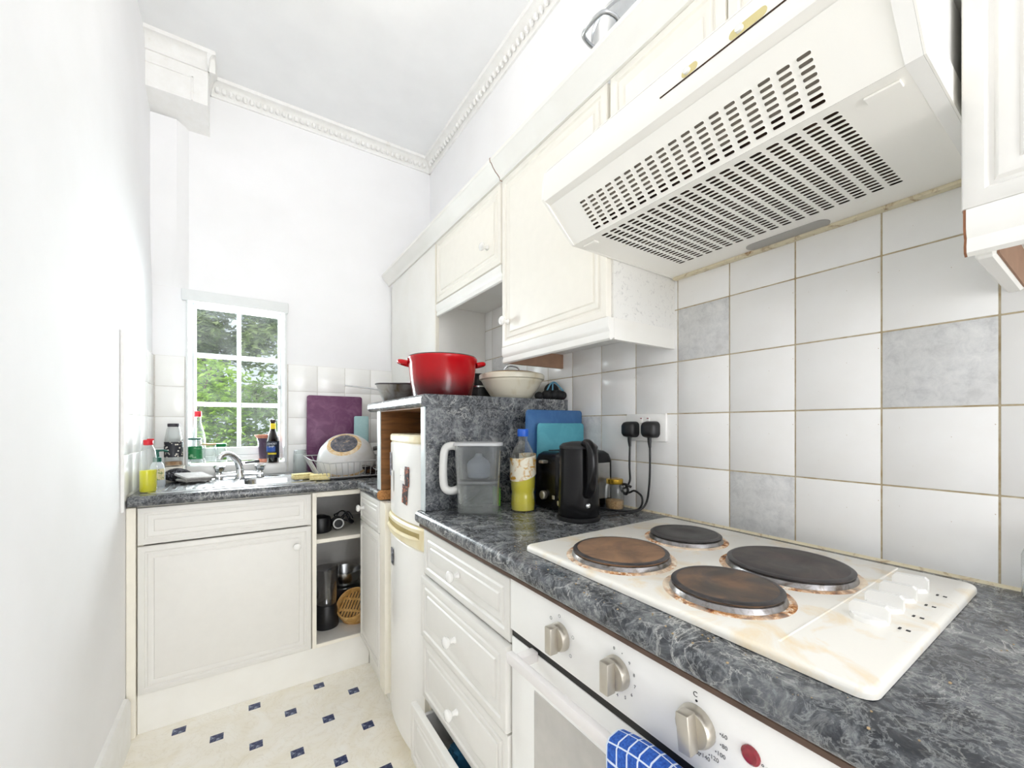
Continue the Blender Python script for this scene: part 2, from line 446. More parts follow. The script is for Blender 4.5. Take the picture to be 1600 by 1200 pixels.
# left wall tiles
EAST = Matrix(((0, -1, 0, 0), (1, 0, 0, 0), (0, 0, 1, 0), (0, 0, 0, 1)))
mk('grout', MB().box(XL, XL + .0048, 1.995, YB, .90, 1.52), 'grout_light', wl, 0)
for k in range(4):
    for r_ in range(4): tile(wl, T(XL + .001, 1.992 + .15 * k, .92 + .15 * r_) @ EAST, .15, .15, 'tile_white')
mk('tile_edge_strip', MB().rbox(XL, XL + .010, 1.984, 1.991, .865, 1.522, .002, 2), 'old_trim', wl)

# baseboard, cornices, boxed beam, pilaster
struct(mk('baseboard_left', MB().prism([(XL, 0), (XL + .019, 0), (XL + .019, .155), (XL + .012, .170), (XL, .174)], -3.4, 2.035, Matrix(((1, 0, 0, 0), (0, 0, -1, 0), (0, 1, 0, 0), (0, 0, 0, 1))) @ Matrix.Diagonal((1, 1, -1, 1))), 'old_trim'), 'worn white skirting board on the left wall')
def cove(n=6):
    p = [(0, 0), (0, -.075), (.010, -.075), (.013, -.064)]
    for k in range(n + 1):
        a = PI / 2 * k / n; p.append((.013 + .037 * (1 - math.cos(a)), -.062 + .046 * math.sin(a)))
    p += [(.056, -.016), (.060, -.010), (.060, 0)]
    return p
def orn(mb, pts, M=None):
    for p in pts: mb.sphere(p, .012, 6, 4, (1, 1, 1.3), M)
cv = cove()
MY = Matrix(((0, 0, 1, 0), (-1, 0, 0, YB), (0, 1, 0, CZ), (0, 0, 0, 1)))      # profile x -> -y, y -> z, extrude -> x
o = struct(mk('trim_1', MB().prism(cv, -.14, D + .006, MY), 'old_trim'), 'plaster cornice along the end wall')
mb = MB()
for k in range(38): orn(mb, [(-.11 + .03 * k, YB - .026, CZ - .046)])
mk('ornament', mb, 'old_trim', o)
MX = Matrix(((-1, 0, 0, D + .006), (0, 0, 1, 0), (0, 1, 0, CZ), (0, 0, 0, 1)))
o = struct(mk('trim_2', MB().prism(cv, -3.4, YB, MX), 'old_trim'), 'plaster cornice along the right wall')
mb = MB()
for k in range(90): orn(mb, [(D - .020, 2.53 - .034 * k, CZ - .046)])
mk('ornament', mb, 'old_trim', o)
bx1 = -.140
o = struct(mk('trim_3', MB().prism([(2.43, 2.705), (YB, 2.655), (YB, CZ), (2.43, CZ)], XL, bx1, Matrix(((0, 0, 1, 0), (1, 0, 0, 0), (0, 1, 0, 0), (0, 0, 0, 1)))), 'old_trim'), 'boxed plaster beam end with moulded top in the corner above the window')
m = MB()
MB3 = Matrix(((0, 0, 1, 0), (-1, 0, 0, 2.43), (0, 1, 0, CZ), (0, 0, 0, 1)))
m.prism([(x * .9, y) for x, y in cv], XL, bx1 + .03, MB3)
m.prism([(x * .55, y) for x, y in cv], -YB, -2.38, Matrix(((1, 0, 0, bx1), (0, 0, -1, 0), (0, 1, 0, CZ), (0, 0, 0, 1))))
mk('beam_moulding', m, 'old_trim', o)
m = MB()
for (a, b, z0, z1) in ((XL, bx1 - .055, 2.81, 2.818), (bx1 - .063, bx1 - .055, 2.705, 2.818)): m.rbox(a, b, 2.425, 2.432, z0, z1, .002, 1)
mk('beam_panel_bead', m, 'old_trim', o)
m = MB(); pl_ = lambda k: [(XL, YB), (XL, YB - .055 * k - .0005), (-.268 + .03 * (k - 1), YB - .055 * k - .0005), (-.226, YB)]
P3 = [[(x, y, z) for x, y in pl_(k)] for z, k in ((1.86, .02), (2.08, 1), (2.66, 1))]
m.add([p for r in P3 for p in r], [(0, 1, 2, 3), (11, 10, 9, 8)] + [(i * 4 + k, i * 4 + (k + 1) % 4, i * 4 + 4 + (k + 1) % 4, i * 4 + 4 + k) for i in range(2) for k in range(4)])
struct(mk('trim_4', m, 'plaster'), 'shallow plaster pilaster beside the window head')

# window ------------------------------------------------------------
w = bpy.data.objects.new('window_1', None); COL.objects.link(w); w.location = (-.018, 2.75, OZ0)
struct(w, 'small white casement window of six panes over the sink')
wy0, wy1 = 2.745, 2.780
m = MB(); fx0, fx1, fz0, fz1 = OX0, OX1, OZ0 + .012, OZ1
for a in ((fx0, fx0 + .014, fz0, fz1), (fx1 - .014, fx1, fz0, fz1), (fx0 + .014, fx1 - .014, fz1 - .016, fz1), (fx0 + .014, fx1 - .014, fz0, fz0 + .03)):
    m.rbox(a[0], a[1], wy0 - .012, wy1 + .01, a[2], a[3], .003, 1)
mk('window_frame', m, 'window_paint', w)
sx0, sx1, sz0, sz1 = fx0 + .014, fx1 - .014, fz0 + .03, fz1 - .016
cx = (sx0 + sx1) / 2
m = MB()
for a in ((sx0, sx0 + .013, sz0, sz1), (sx1 - .013, sx1, sz0, sz1), (sx0 + .013, sx1 - .013, sz1 - .018, sz1), (sx0 + .013, sx1 - .013, sz0, sz0 + .044)):
    m.rbox(a[0], a[1], wy0, wy1, a[2], a[3], .003, 1)
mk('casement', m, 'window_paint', w)
gx0, gx1, gz0, gz1 = sx0 + .013, sx1 - .013, sz0 + .044, sz1 - .018
zz = [gz0, gz0 + (gz1 - gz0) * .315, gz0 + (gz1 - gz0) * .665, gz1]
mk('glazing_bar', MB().rbox(cx - .011, cx + .011, wy0 + .003, wy1 - .003, gz0 - .001, gz1 + .001, .003, 1), 'window_paint', w)
for z in zz[1:3]:
    mk('glazing_bar', MB().rbox(gx0 - .001, cx - .011, wy0 + .004, wy1 - .004, z - .012, z + .012, .003, 1).rbox(cx + .011, gx1 + .001, wy0 + .004, wy1 - .004, z - .012, z + .012, .003, 1), 'window_paint', w)
for a, b in ((gx0, cx - .011), (cx + .011, gx1)):
    for k in range(3):
        mk('pane', MB().box(a - .002, b + .002, wy0 + .018, wy0 + .021, zz[k] + (.010 if k else -.002), zz[k + 1] - (.010 if k < 2 else -.002)), 'window_glass', w, 0)
mk('window_sill', MB().rbox(OX0, OX1, YB - .004, 2.79, OZ0 - .01, OZ0 + .002, .003, 2), 'sill_paint', w)
mk('window_head_board', MB().rbox(OX0 - .018, OX1 + .012, YB - .022, YB + .001, 1.800, 1.857, .004, 2), 'window_paint', w)
m = MB().rbox(OX0 - .002, OX0 + .007, YB - .010, 2.733, OZ0 + .002, OZ1 - .002, .002, 1).rbox(OX1 - .007, OX1 + .006, YB - .010, 2.733, OZ0 + .002, OZ1 - .002, .002, 1)
mk('jamb_lining', m, 'window_paint', w)
m = MB().tube([(sx1 - .008, wy0 - .004, 1.40), (sx1 - .02, wy0 - .016, 1.402), (sx1 - .05, wy0 - .020, 1.407), (sx1 - .085, wy0 - .020, 1.398)], [.006, .005, .004, .005], 8)
m.lathe([(.011, 0), (.011, .006), (.004, .010)], 12, T(sx1 - .008, wy0 + .002, 1.40) @ RX(PI / 2))
mk('latch_handle', m, 'steel_dull', w)
# unseen glazed door, added behind the viewer to go with the fill lamp
w2 = bpy.data.objects.new('fill_light_door', None); COL.objects.link(w2); w2.location = (.34, -3.45, 0); struct(w2, 'unseen white glazed double door added behind the viewer for fill light')
m = MB()
for a in ((-.28, -.22, .0, 2.4), (.90, .96, .0, 2.4), (-.22, .90, .0, .08), (-.22, .90, 2.33, 2.4), (.31, .37, .08, 2.33)): m.rbox(a[0], a[1], -3.49, -3.43, a[2], a[3], .004, 1)
mk('door_frame', m, 'window_paint', w2)
for a, b in ((-.22, .31), (.37, .90)): mk('pane', MB().box(a, b, -3.462, -3.459, .08, 2.33), 'window_glass', w2, 0)
# ceiling light above the frame of the photograph
cl = thing('ceiling_light', (.30, 1.32, CZ), 'round white ceiling light fixed above the middle of the kitchen', 'lamp')
plain('lamp_opal', (255, 246, 230), .4, emit=((255, 246, 232), .8))
mk('base_plate', MB().lathe([(.085, 0), (.085, -.018), (.07, -.022)], 28, T(.30, 1.32, CZ)), 'knob_white', cl)
mk('lamp_shade', MB().lathe([(.07, -.020), (.078, -.04), (.068, -.066), (.04, -.084), (.0005, -.09)], 28, T(.30, 1.32, CZ)), 'lamp_opal', cl)
pl = bpy.data.lights.new('ceiling_light_bulb', 'POINT'); pl.energy = 2.0; pl.color = (1, .945, .86); pl.shadow_soft_size = .05
po = bpy.data.objects.new('ceiling_light_bulb', pl); COL.objects.link(po); po.parent = cl; po.location = (0, 0, -.16)

# ------------------------------------------------------------------ base units
YD = 2.068      # face of the sink run fronts
XF = .475       # face of the right run fronts
sc_ = thing('sink_cabinet', (-.036, 2.32, 0), 'grey-white sink cabinet under the window with one wide door', 'cabinet')
m = MB()
m.box(-.336, -.318, YD + .019, 2.585, .150, .868); m.box(.248, .266, YD + .019, 2.585, .150, .868); m.box(-.318, .248, YD + .019, 2.585, .150, .168); m.box(-.318, .248, 2.570, 2.585, .168, .868); m.box(-.318, .248, YD + .019, YD + .05, .84, .868)
mk('body', m, 'unit_cream', sc_, 0)
mk('drawer_front', panel_front(.596, .142, .018, T(-.334, YD, .722)), 'unit_front', sc_)
d = mk('door', panel_front(.596, .564, .018, T(-.334, YD, .152)), 'unit_front', sc_)
mk('knob', knob_mesh(T(.202, YD, .636) @ RX(PI / 2)), 'knob_white', d)
tag(mk('filler_post', MB().rbox(XL + .001, -.337, 2.062, 2.085, 0, .868, .002, 1), 'unit_cream'), 'narrow cream filler strip between sink cabinet and left wall', 'filler')
tag(mk('plinth', MB().rbox(-.336, .524, 2.080, 2.096, 0, .149, .002, 1), 'unit_white'), 'long white plinth board under the sink cabinet', 'plinth')

cc = thing('corner_cabinet', (.65, 2.2, 0), 'open corner cabinet with shelf showing pans and a steamer', 'cabinet')
m = MB()
m.box(.267, .283, YD + .004, 2.585, .150, .868); m.box(.283, 1.035, YD + .006, 2.585, .150, .166); m.box(.283, 1.035, 2.570, 2.585, .166, .868); m.box(1.02, 1.035, 1.72, 2.57, .166, .868)
m.box(.492, 1.02, 1.655, 1.672, .150, .868); m.box(.492, 1.02, 1.672, YD + .006, .150, .166)
mk('body', m, 'unit_interior', cc, 0)
mk('front_stile', MB().rbox(.266, .284, YD - .001, YD + .003, .150, .868, .001, 1), 'unit_cream', cc)
mk('top_rail', MB().rbox(.284, .478, YD, YD + .03, .846, .868, .001, 1), 'unit_cream', cc)
mk('bottom_rail', MB().rbox(.284, .478, YD, YD + .005, .150, .166, .001, 1), 'unit_cream', cc)
mk('shelf', MB().rbox(.2835, 1.018, YD + .012, 2.568, .628, .646, .001, 1), 'unit_cream', cc)
mk('drawer_front', panel_front(.318, .135, .018, T(.470, 2.036, .730) @ WEST), 'unit_front', cc)
d = mk('door', panel_front(.318, .560, .018, T(.470, 2.036, .166) @ WEST), 'unit_front', cc)
mk('knob', knob_mesh(T(.470, 1.965, .795) @ WEST @ RX(PI / 2)), 'knob_white', cc)
mk('end_post', MB().rbox(.474, .510, 1.6425, 1.713, .10, .866, .002, 1), 'unit_cream', cc)
tag(mk('plinth', MB().rbox(.524, .540, 1.64, 2.079, 0, .149, .002, 1), 'unit_white'), 'short white plinth beneath the corner cabinet door by the fridge', 'plinth')

# worktops ------------------------------------------------------------
def nose(depth, thick=.040, r=.016, n=6):
    """section: x runs into the depth from the rounded front, y up"""
    p = [(depth, 0), (depth, thick)]
    for k in range(n + 1):
        a = PI / 2 + PI / 2 * k / n; p.append((r + r * math.cos(a), thick - r + r * math.sin(a)))
    for k in range(n + 1):
        a = PI + PI / 2 * k / n; p.append((r + r * math.cos(a), r + r * math.sin(a)))
    return p[::-1]
zt0 = WT - .040
m = MB().prism(nose(.105), XL + .008, D, Matrix(((0, 0, 1, 0), (1, 0, 0, 2.040), (0, 1, 0, zt0), (0, 0, 0, 1))))
m.box(XL + .008, .004, 2.145, YB - .006, zt0, WT); m.box(.246, D, 2.145, YB - .006, zt0, WT); m.box(.004, .246, 2.448, YB - .006, zt0, WT)
# opening for the sink is covered by the inset sink; right arm of the L
m2 = MB().prism(nose(D - .457), 1.694, 2.066, Matrix(((1, 0, 0, .457), (0, 0, 1, 0), (0, 1, 0, zt0), (0, 0, 0, 1))))
wt1 = thing('worktop', (.3, 2.3, zt0), 'marble-pattern corner worktop around the sink', 'worktop')
mk('worktop_slab', m, 'marble_laminate', wt1); mk('worktop_slab', m2, 'marble_laminate', wt1)
mk('raw_end', MB().prism([(x + .001, y) for x, y in nose(.070)], 1.6915, 1.694, Matrix(((1, 0, 0, .456), (0, 0, 1, 0), (0, 1, 0, zt0), (0, 0, 0, 1)))), 'chipboard', wt1, label='bare chipboard end of the worktop')
wt2 = thing('worktop', (.75, .3, zt0), 'long marble-pattern worktop holding the hob, kettle and jug', 'worktop')
mk('worktop_slab', MB().prism(nose(D - .449), -.62, 1.232, Matrix(((1, 0, 0, .449), (0, 0, 1, 0), (0, 1, 0, zt0), (0, 0, 0, 1)))), 'marble_laminate', wt2)
plain('strip_brown', (92, 72, 60), .8, var=.15)
mk('underside_strip', MB().rbox(.461, .474, -.6, 1.228, zt0 - .010, zt0, .002, 1), 'strip_brown', wt2)
mk('sealant_bead', MB().prism([(D - .005, WT), (D, WT), (D, WT + .005)], -.62, 1.195, Matrix(((1, 0, 0, 0), (0, 0, 1, 0), (0, 1, 0, 0), (0, 0, 0, 1)))), 'sealant', wt2)

# fridge housing ------------------------------------------------------------
fh = thing('fridge_housing', (.75, 1.45, .912), 'marble-clad open box over the fridge carrying the red pot', 'housing')
mk('side_panel', MB().rbox(.470, D - .002, 1.196, 1.226, WT + .001, 1.236, .001, 1), 'marble_laminate', fh)
mk('side_panel_edging', MB().rbox(.466, .470, 1.196, 1.2262, WT + .001, 1.236, .0008, 1), 'edge_pale', fh)
mk('far_panel', MB().rbox(.474, D - .002, 1.696, 1.738, WT + .001, 1.236, .001, 1), 'wood_brown', fh)
mk('far_panel_edging', MB().rbox(.470, .474, 1.696, 1.738, WT + .001, 1.236, .0008, 1), 'edge_pale', fh)
mk('top_slab', MB().prism(nose(D - .456), 1.1955, 1.838, Matrix(((1, 0, 0, .455), (0, 0, 1, 0), (0, 1, 0, 1.2362), (0, 0, 0, 1)))), 'marble_laminate', fh)
mk('underside_board', MB().box(.472, D - .002, 1.2265, 1.6955, 1.2335, 1.2361), 'wood_brown', fh, 0)

# fridge ------------------------------------------------------------
fr = thing('fridge', (.75, 1.455, 0), 'small white fridge freezer with cream handle band and stuck-on photos', 'fridge')
FY0, FY1 = 1.238, 1.640
def bowed(z0, z1, xf, bow=.026, xb=.56, n=14, r=.01):
    poly = []
    for k in range(n + 1):
        q = k / n; y = FY0 + (FY1 - FY0) * q; e = 2 * q - 1
        poly.append((xf + bow * abs(e) ** 2.2 + (.010 if k in (0, n) else 0), y))
    poly = poly[::-1] + [(xb, FY0), (xb, FY1)]
    m = MB(); a = []
    # soften top and bottom edges
    for z, ins in ((z0, .006), (z0 + .006, 0), (z1 - .006, 0), (z1, .006)):
        a.append([(x + ins * (1 if x < xb else -.2), y, z) for x, y in poly])
    n_ = len(poly); v = [p for ring in a for p in ring]; f = []
    for i in range(3):
        for k in range(n_): f.append((i * n_ + k, i * n_ + (k + 1) % n_, (i + 1) * n_ + (k + 1) % n_, (i + 1) * n_ + k))
    f.append(tuple(range(n_))[::-1]); f.append(tuple(3 * n_ + k for k in range(n_))); m.add(v, f); return m
mk('body', MB().rbox(.562, D - .03, FY0, FY1, .02, 1.138, .006, 2), 'fridge_white', fr)
ud = mk('upper_door', bowed(.842, 1.116, .470), 'fridge_white', fr)
mk('cream_top_trim', bowed(1.1162, 1.146, .4685, xb=.60), 'fridge_cream', fr)
hb = mk('handle_band', bowed(.768, .8415, .462), 'fridge_cream', fr)
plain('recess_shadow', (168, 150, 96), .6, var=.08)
def on_band(y, out=0): return .462 + .026 * abs(2 * (y - FY0) / (FY1 - FY0) - 1) ** 2.2 - out
ys_ = [1.275 + .032 * k for k in range(11)]
poly = [(on_band(y, .0012), y) for y in ys_] + [(on_band(y, -.004), y) for y in ys_[::-1]]
mk('grip_recess_shade', MB().prism(poly, .806, .824), 'recess_shadow', hb)  # raised strip in a darker colour paints the shade of the grip recess
mk('grip_bar', MB().tube([(on_band(y, .004 if 0 < k < 10 else -.004), y, .800 + .004 * abs(k - 5) / 5) for k, y in enumerate(ys_)], [.005] + [.0075] * 9 + [.005], 8), 'fridge_cream', hb)
ld = mk('lower_door', bowed(.072, .7675, .470), 'fridge_white', fr)
mk('kick_plate', MB().box(.52, .60, FY0 + .01, FY1 - .01, .004, .07), 'fridge_cream', fr, 0)
for yy in (FY0 + .04, FY1 - .04):
    for xx in (.62, .98): mk('foot', MB().lathe([(.012, 0), (.012, .02)], 10, T(xx, yy, 0)), 'oven_gap', fr)
def fx(y):
    q = (y - FY0) / (FY1 - FY0); return .470 + .026 * abs(2 * q - 1) ** 2.2
def stuck(name, y0, y1, z0, z1, mat, label, tilt=0):
    yc, zc = (y0 + y1) / 2, (z0 + z1) / 2
    sl = math.atan((fx(y1) - fx(y0)) / (y1 - y0))
    M = T(min(fx(y0), fx(y1), fx(yc)) - .0022, yc, zc) @ RZ(-sl) @ RX(tilt)
    return tag(mk(name, MB().rbox(0, .0012, -(y1 - y0) / 2, (y1 - y0) / 2, -(z1 - z0) / 2, (z1 - z0) / 2, .0003, 1, M), mat), label, 'photo')
stained('photo_print', (30, 26, 34), (216, 120, 84), .52, .60, 70, .3)
stained('photo_blue', (40, 44, 66), (190, 196, 206), .48, .60, 80, .3)
stained('note_paper', (246, 244, 240), (120, 90, 130), .62, .66, 80, .6)
stuck('photo_strip', 1.352, 1.384, .968, 1.036, 'photo_print', 'narrow dark photo strip, upper one on fridge door')
stuck('photo_strip', 1.366, 1.410, .905, .972, 'photo_print', 'dark photo strip with orange figures, lower on fridge door', .12)
stuck('paper_note', 1.392, 1.432, .984, 1.026, 'note_paper', 'white paper note beside the photo strip on fridge')
stuck('photo_card', 1.560, 1.592, .985, 1.075, 'photo_blue', 'dark photo card at far edge of the fridge door', -.1)
stuck('paper_note', 1.522, 1.556, .932, 1.010, 'fridge_white', 'blank white card near far edge of fridge door')
stuck('fridge_sticker', 1.520, 1.560, .655, .715, 'photo_blue', 'small blue picture sticker on the lower fridge door')
tag(mk('tape_roll', MB().lathe([(.028, 0), (.046, 0), (.046, .048), (.028, .048), (.028, 0)], 28, T(.69, 1.385, 1.1465), cap=False), 'unit_interior'), 'grey tape roll lying on top of the fridge', 'tape roll')

# drawers ------------------------------------------------------------
du = thing('drawer_unit', (.75, .978, 0), 'four-drawer unit with moulded fronts, lowest drawer pulled open', 'cabinet')
m = MB(); m.box(XF + .019, 1.03, .728, .744, .150, .865); m.box(XF + .019, 1.03, 1.212, 1.228, .150, .865); m.box(1.014, 1.03, .744, 1.212, .15, .865); m.box(XF + .02, 1.014, .744, 1.212, .15, .165)
m.box(XF + .006, XF + .019, 1.2285, 1.2335, .10, .866)
mk('body', m, 'unit_cream', du, 0)
for k, (z0, z1, off) in enumerate([(.714, .852, 0), (.522, .708, .010), (.330, .516, .004), (.150, .322, .042)]):
    d = mk('drawer', panel_front(.496, z1 - z0, .018, T(XF - off, 1.226, z0) @ WEST), 'unit_front', du)
    mk('knob', knob_mesh(T(XF - off, .978, (z0 + z1) / 2) @ WEST @ RX(PI / 2)), 'knob_white', d)
    if k == 3:
        b = MB(); x0 = XF - off + .018
        b.box(x0, .93, 1.186, 1.198, z0 + .02, z1 - .03); b.box(x0, .93, .758, .770, z0 + .02, z1 - .03); b.box(x0, .93, .77, 1.186, z0 + .02, z0 + .03); b.box(.918, .93, .77, 1.186, z0 + .03, z1 - .03)
        mk('drawer_box', b, 'unit_interior', d, 0)
tag(mk('plinth', MB().rbox(.525, .541, -.6, 1.23, 0, .148, .002, 1), 'unit_white'), 'white plinth under the drawers and oven', 'plinth')
def crumple(name, c, sx, sy, sz, mat, label, seed):
    random.seed(seed); mb = MB(); mb.sphere(c, 1, 18, 12, (sx, sy, sz))
    mb.v = [(x + random.uniform(-.2, .2) * sx, y + random.uniform(-.2, .2) * sy, z + random.uniform(-.25, .25) * sz) for x, y, z in mb.v]
    return tag(mk(name, mb, mat, smooth=80), label, 'cloth')
plain('cloth_teal', (30, 92, 124), .9); stained('cloth_print', (226, 228, 236), (70, 30, 40), .56, .64, 60, .9); plain('cloth_dark', (42, 30, 36), .9)
crumple('folded_cloth', (.540, 1.02, .252), .075, .05, .05, 'cloth_teal', 'teal folded cloth inside the open bottom drawer', 3)
crumple('folded_cloth', (.540, .910, .252), .075, .046, .052, 'cloth_print', 'white printed cloth inside the open bottom drawer', 4)
crumple('folded_cloth', (.540, .815, .245), .07, .035, .045, 'cloth_dark', 'dark cloth at near end of the open bottom drawer', 5)

# oven ------------------------------------------------------------
ov = thing('oven', (.76, .424, .10), 'white built-in electric oven with three metal knobs', 'oven')
mk('body', MB().box(.500, 1.02, .128, .720, .15, .862), 'oven_gap', ov, 0)
cp = mk('control_panel', MB().rbox(.473, .499, .126, .723, .749, .862, .002, 2), 'oven_white', ov)
mk('vent_gap', MB().box(.4775, .4995, .127, .722, .7345, .7488), 'oven_gap', ov, 0)
dr = mk('oven_door', MB().rbox(.476, .4995, .126, .723, .19, .734, .003, 2), 'oven_white', ov)
mk('door_window', MB().rbox(.4745, .477, .205, .642, .33, .662, .001, 1), 'oven_window', dr)
m = MB().rbox(.424, .438, .188, .664, .722, .742, .003, 2)
for yy in (.640, .198): m.rbox(.4375, .4765, yy - .011, yy + .011, .722, .742, .003, 2)
mk('handle', m, 'handle_white', dr)
plain('knob_metal_dark', (150, 142, 128), .35, metal=.7, var=.06)
for (yy, zz_, ang) in ((.560, .803, 0), (.428, .806, 0), (.298, .806, .10)):
    M = T(.473, yy, zz_) @ WEST @ RX(PI / 2)
    k = mk('control_knob', MB().lathe([(.0245, 0), (.0245, .006), (.0225, .012), (.0215, .0135), (.0002, .0135)], 28, M), 'satin_metal', cp)
    mk('knob_grip', MB().rbox(-.0085, .0085, -.0235, .0235, .0125, .030, .002, 2, M @ RZ(ang)), 'satin_metal', k)
mk('indicator_light', MB().lathe([(.0105, 0), (.0105, .002), (.008, .004), (.0002, .0045)], 20, T(.473, .233, .812) @ WEST @ RX(PI / 2)), 'red_lens', cp)
FACE_W = Matrix(((0, 0, -1, 0), (-1, 0, 0, 0), (0, 1, 0, 0), (0, 0, 0, 1)))   # text: right -> -y, up -> z, towards -x
for s, y, z, sz in (('°C', .217, .806, .010), ('°', .298, .848, .008), ('C', .300, .843, .009)):
    if s == '°': continue
    mk('lettering', text_mesh(s, sz, T(.4726, y, z) @ FACE_W), 'print_dark', cp, 0)
mk('lettering', MB().lathe([(.0016, 0), (.0016, .0004)], 10, T(.473, .2985, .8355) @ WEST @ RX(PI / 2)), 'print_dark', cp, 0)
for i, n in enumerate((60, 80, 100, 120, 140, 160, 180)):
    a = math.radians(12 - i * 21); yy, zz_ = .298 - .0345 * math.cos(a), .806 + .0345 * math.sin(a)
    mk('lettering', text_mesh('•%d' % n, .0072, T(.4726, yy, zz_) @ FACE_W), 'print_grey', cp, 0)
for i in range(10):
    a = math.radians(100 - i * 27)
    mk('lettering', text_mesh('0•987654321'[i], .0068, T(.4726, .428 - .034 * math.cos(a), .806 + .034 * math.sin(a)) @ FACE_W), 'print_grey', cp, 0)
for a in (95, 20, -40, 140):
    a = math.radians(a); mk('lettering', MB().torus(.0026, .0004, 14, 4, T(.4729, .560 - .035 * math.cos(a), .803 + .035 * math.sin(a)) @ WEST @ RX(PI / 2)), 'print_grey', cp, 0)
# tea towel
t = newmat('towel_check'); tc = t.node('ShaderNodeTexCoord'); sp = t.node('ShaderNodeSeparateXYZ'); t.link(tc.outputs['UV'], sp.inputs[0])
def stripe(sock, freq, w_):
    a = t.node('ShaderNodeMath', operation='MULTIPLY'); t.link(sock, a.inputs[0]); a.inputs[1].default_value = freq
    b = t.node('ShaderNodeMath', operation='FRACT'); t.link(a.outputs[0], b.inputs[0])
    c = t.node('ShaderNodeMath', operation='LESS_THAN'); t.link(b.outputs[0], c.inputs[0]); c.inputs[1].default_value = w_; return c.outputs[0]
mx = t.node('ShaderNodeMath', operation='MAXIMUM'); t.link(stripe(sp.outputs[0], 8, .14), mx.inputs[0]); t.link(stripe(sp.outputs[1], 26, .13), mx.inputs[1])
n = t.noise(t.coord(), 300, 2); blue = t.ramp(n, [(.3, lin((24, 66, 150))), (.7, lin((52, 104, 196)))])
t.col(t.mix(mx.outputs[0], blue, lin((214, 224, 240)))); t.bsdf.inputs['Roughness'].default_value = .95; t.bump(n, .4, .002)
def towel():
    y0, y1 = .392, .255; nu, nv = 22, 44; L0, L1 = .30, .26
    v = []; uv = []; f = []
    for j in range(nv + 1):
        s = -L0 + (L0 + L1 + .06) * j / nv
        for i in range(nu + 1):
            q = i / nu; y = y0 + (y1 - y0) * q
            wav = .006 * math.sin(q * 13) + .004 * math.sin(q * 29 + 1)
            if s < -.02: x, z = .417, .7455 + s + .02
            elif s < .04:
                a = PI * (s + .02) / .06; x = .431 - .014 * math.cos(a); z = .7455 + .010 * math.sin(a)
            else: x, z = .445, .7455 - (s - .04)
            drop = max(0, min(1, (.742 - z) / .06))
            if s < 0: x -= .004 + abs(wav) * drop + .004 * drop
            else: x += .003 + abs(wav) * drop * .5
            z += .012 * math.sin(q * 3.0) * (1 if abs(s - .01) < .03 else .2) if s > -.02 and s < .04 else 0
            v.append((x, y + .01 * math.sin(j * .3) * drop, z)); uv.append((q, j / nv))
    for j in range(nv):
        for i in range(nu): a = j * (nu + 1) + i; f.append((a, a + 1, a + nu + 2, a + nu + 1))
    mb = MB(); mb.add(v, f); o = mk('tea_towel', mb, 'towel_check', smooth=80)
    l = o.data.uv_layers.new(name='UVMap')
    for p in o.data.polygons:
        for li in p.loop_indices: l.data[li].uv = uv[o.data.loops[li].vertex_index]
    so_ = o.modifiers.new('thickness', 'SOLIDIFY'); so_.thickness = .003; so_.offset = 0
    return tag(o, 'blue checked tea towel hung over the oven handle', 'towel')
towel()

# hob ------------------------------------------------------------
HZ = WT + .012
stained('plate_edge', (48, 46, 48), (72, 66, 66), .42, .70, 30, .4)
hob = thing('hob', (.745, .424, WT), 'stained white electric hob with four solid plates', 'hob')
b = bmesh.new(); bmesh.ops.create_cube(b, size=1)
for q in b.verts: q.co = (.7455 + q.co.x * .487, .425 + q.co.y * .582, WT + .0065 + q.co.z * .011)
ve = [e for e in b.edges if abs((e.verts[0].co - e.verts[1].co).z) > .005]
bmesh.ops.bevel(b, geom=ve, offset=.018, segments=5, profile=.5, affect='EDGES')
te = [e for e in b.edges if all(v.co.z > WT + .011 for v in e.verts)]
bmesh.ops.bevel(b, geom=te, offset=.006, segments=3, profile=.5, affect='EDGES')
hp = mk('hob_plate', MB().bm(b), 'hob_enamel', hob)
mk('shadow_gap_sheet', MB().box(.512, .978, .144, .706, WT, WT + .0012), 'oven_gap', hob, 0)  # black sheet paints the shade in the gap beneath the hob
mk('raised_divider', MB().rbox(.53, .975, .2275, .2310, HZ - .0015, HZ + .0012, .001, 1), 'hob_enamel', hp)
for (x, y, r, mat, lab) in ((.614, .548, .090, 'plate_rust', 'rusty brown front plate'), (.831, .552, .074, 'plate_black', 'small black rear plate'), (.806, .335, .0945, 'plate_dark', 'large dark rear plate'), (.618, .342, .0775, 'plate_brown', 'brownish front plate next to the controls')):
    mk('rust_stain', MB().lathe([(r * .98, .0016), (r + .008, .0012), (r + .0130, .0004), (r + .0145, -.0006)], 44, T(x, y, HZ), cap=False), 'rust_ring', hp, 0)
    p = mk('hot_plate', MB().lathe([(r - .002, .009), (r, .0125), (r - .003, .0145), (r * .34, .0145), (r * .32, .0136), (r * .05, .0135), (.0004, .0135)], 52, T(x, y, HZ)), mat, hob, label=lab)
    mk('dark_rim', MB().lathe([(r + .0006, .0125), (r - .0028, .0148), (r - .0075, .0148)], 52, T(x, y, HZ), cap=False), 'plate_edge', p)
    mk('steel_skirt', MB().lathe([(r + .0035, .0008), (r + .003, .003), (r + .0005, .0085), (r - .002, .0095), (r - .005, .0094)], 52, T(x, y, HZ), cap=False), 'plate_skirt', p)
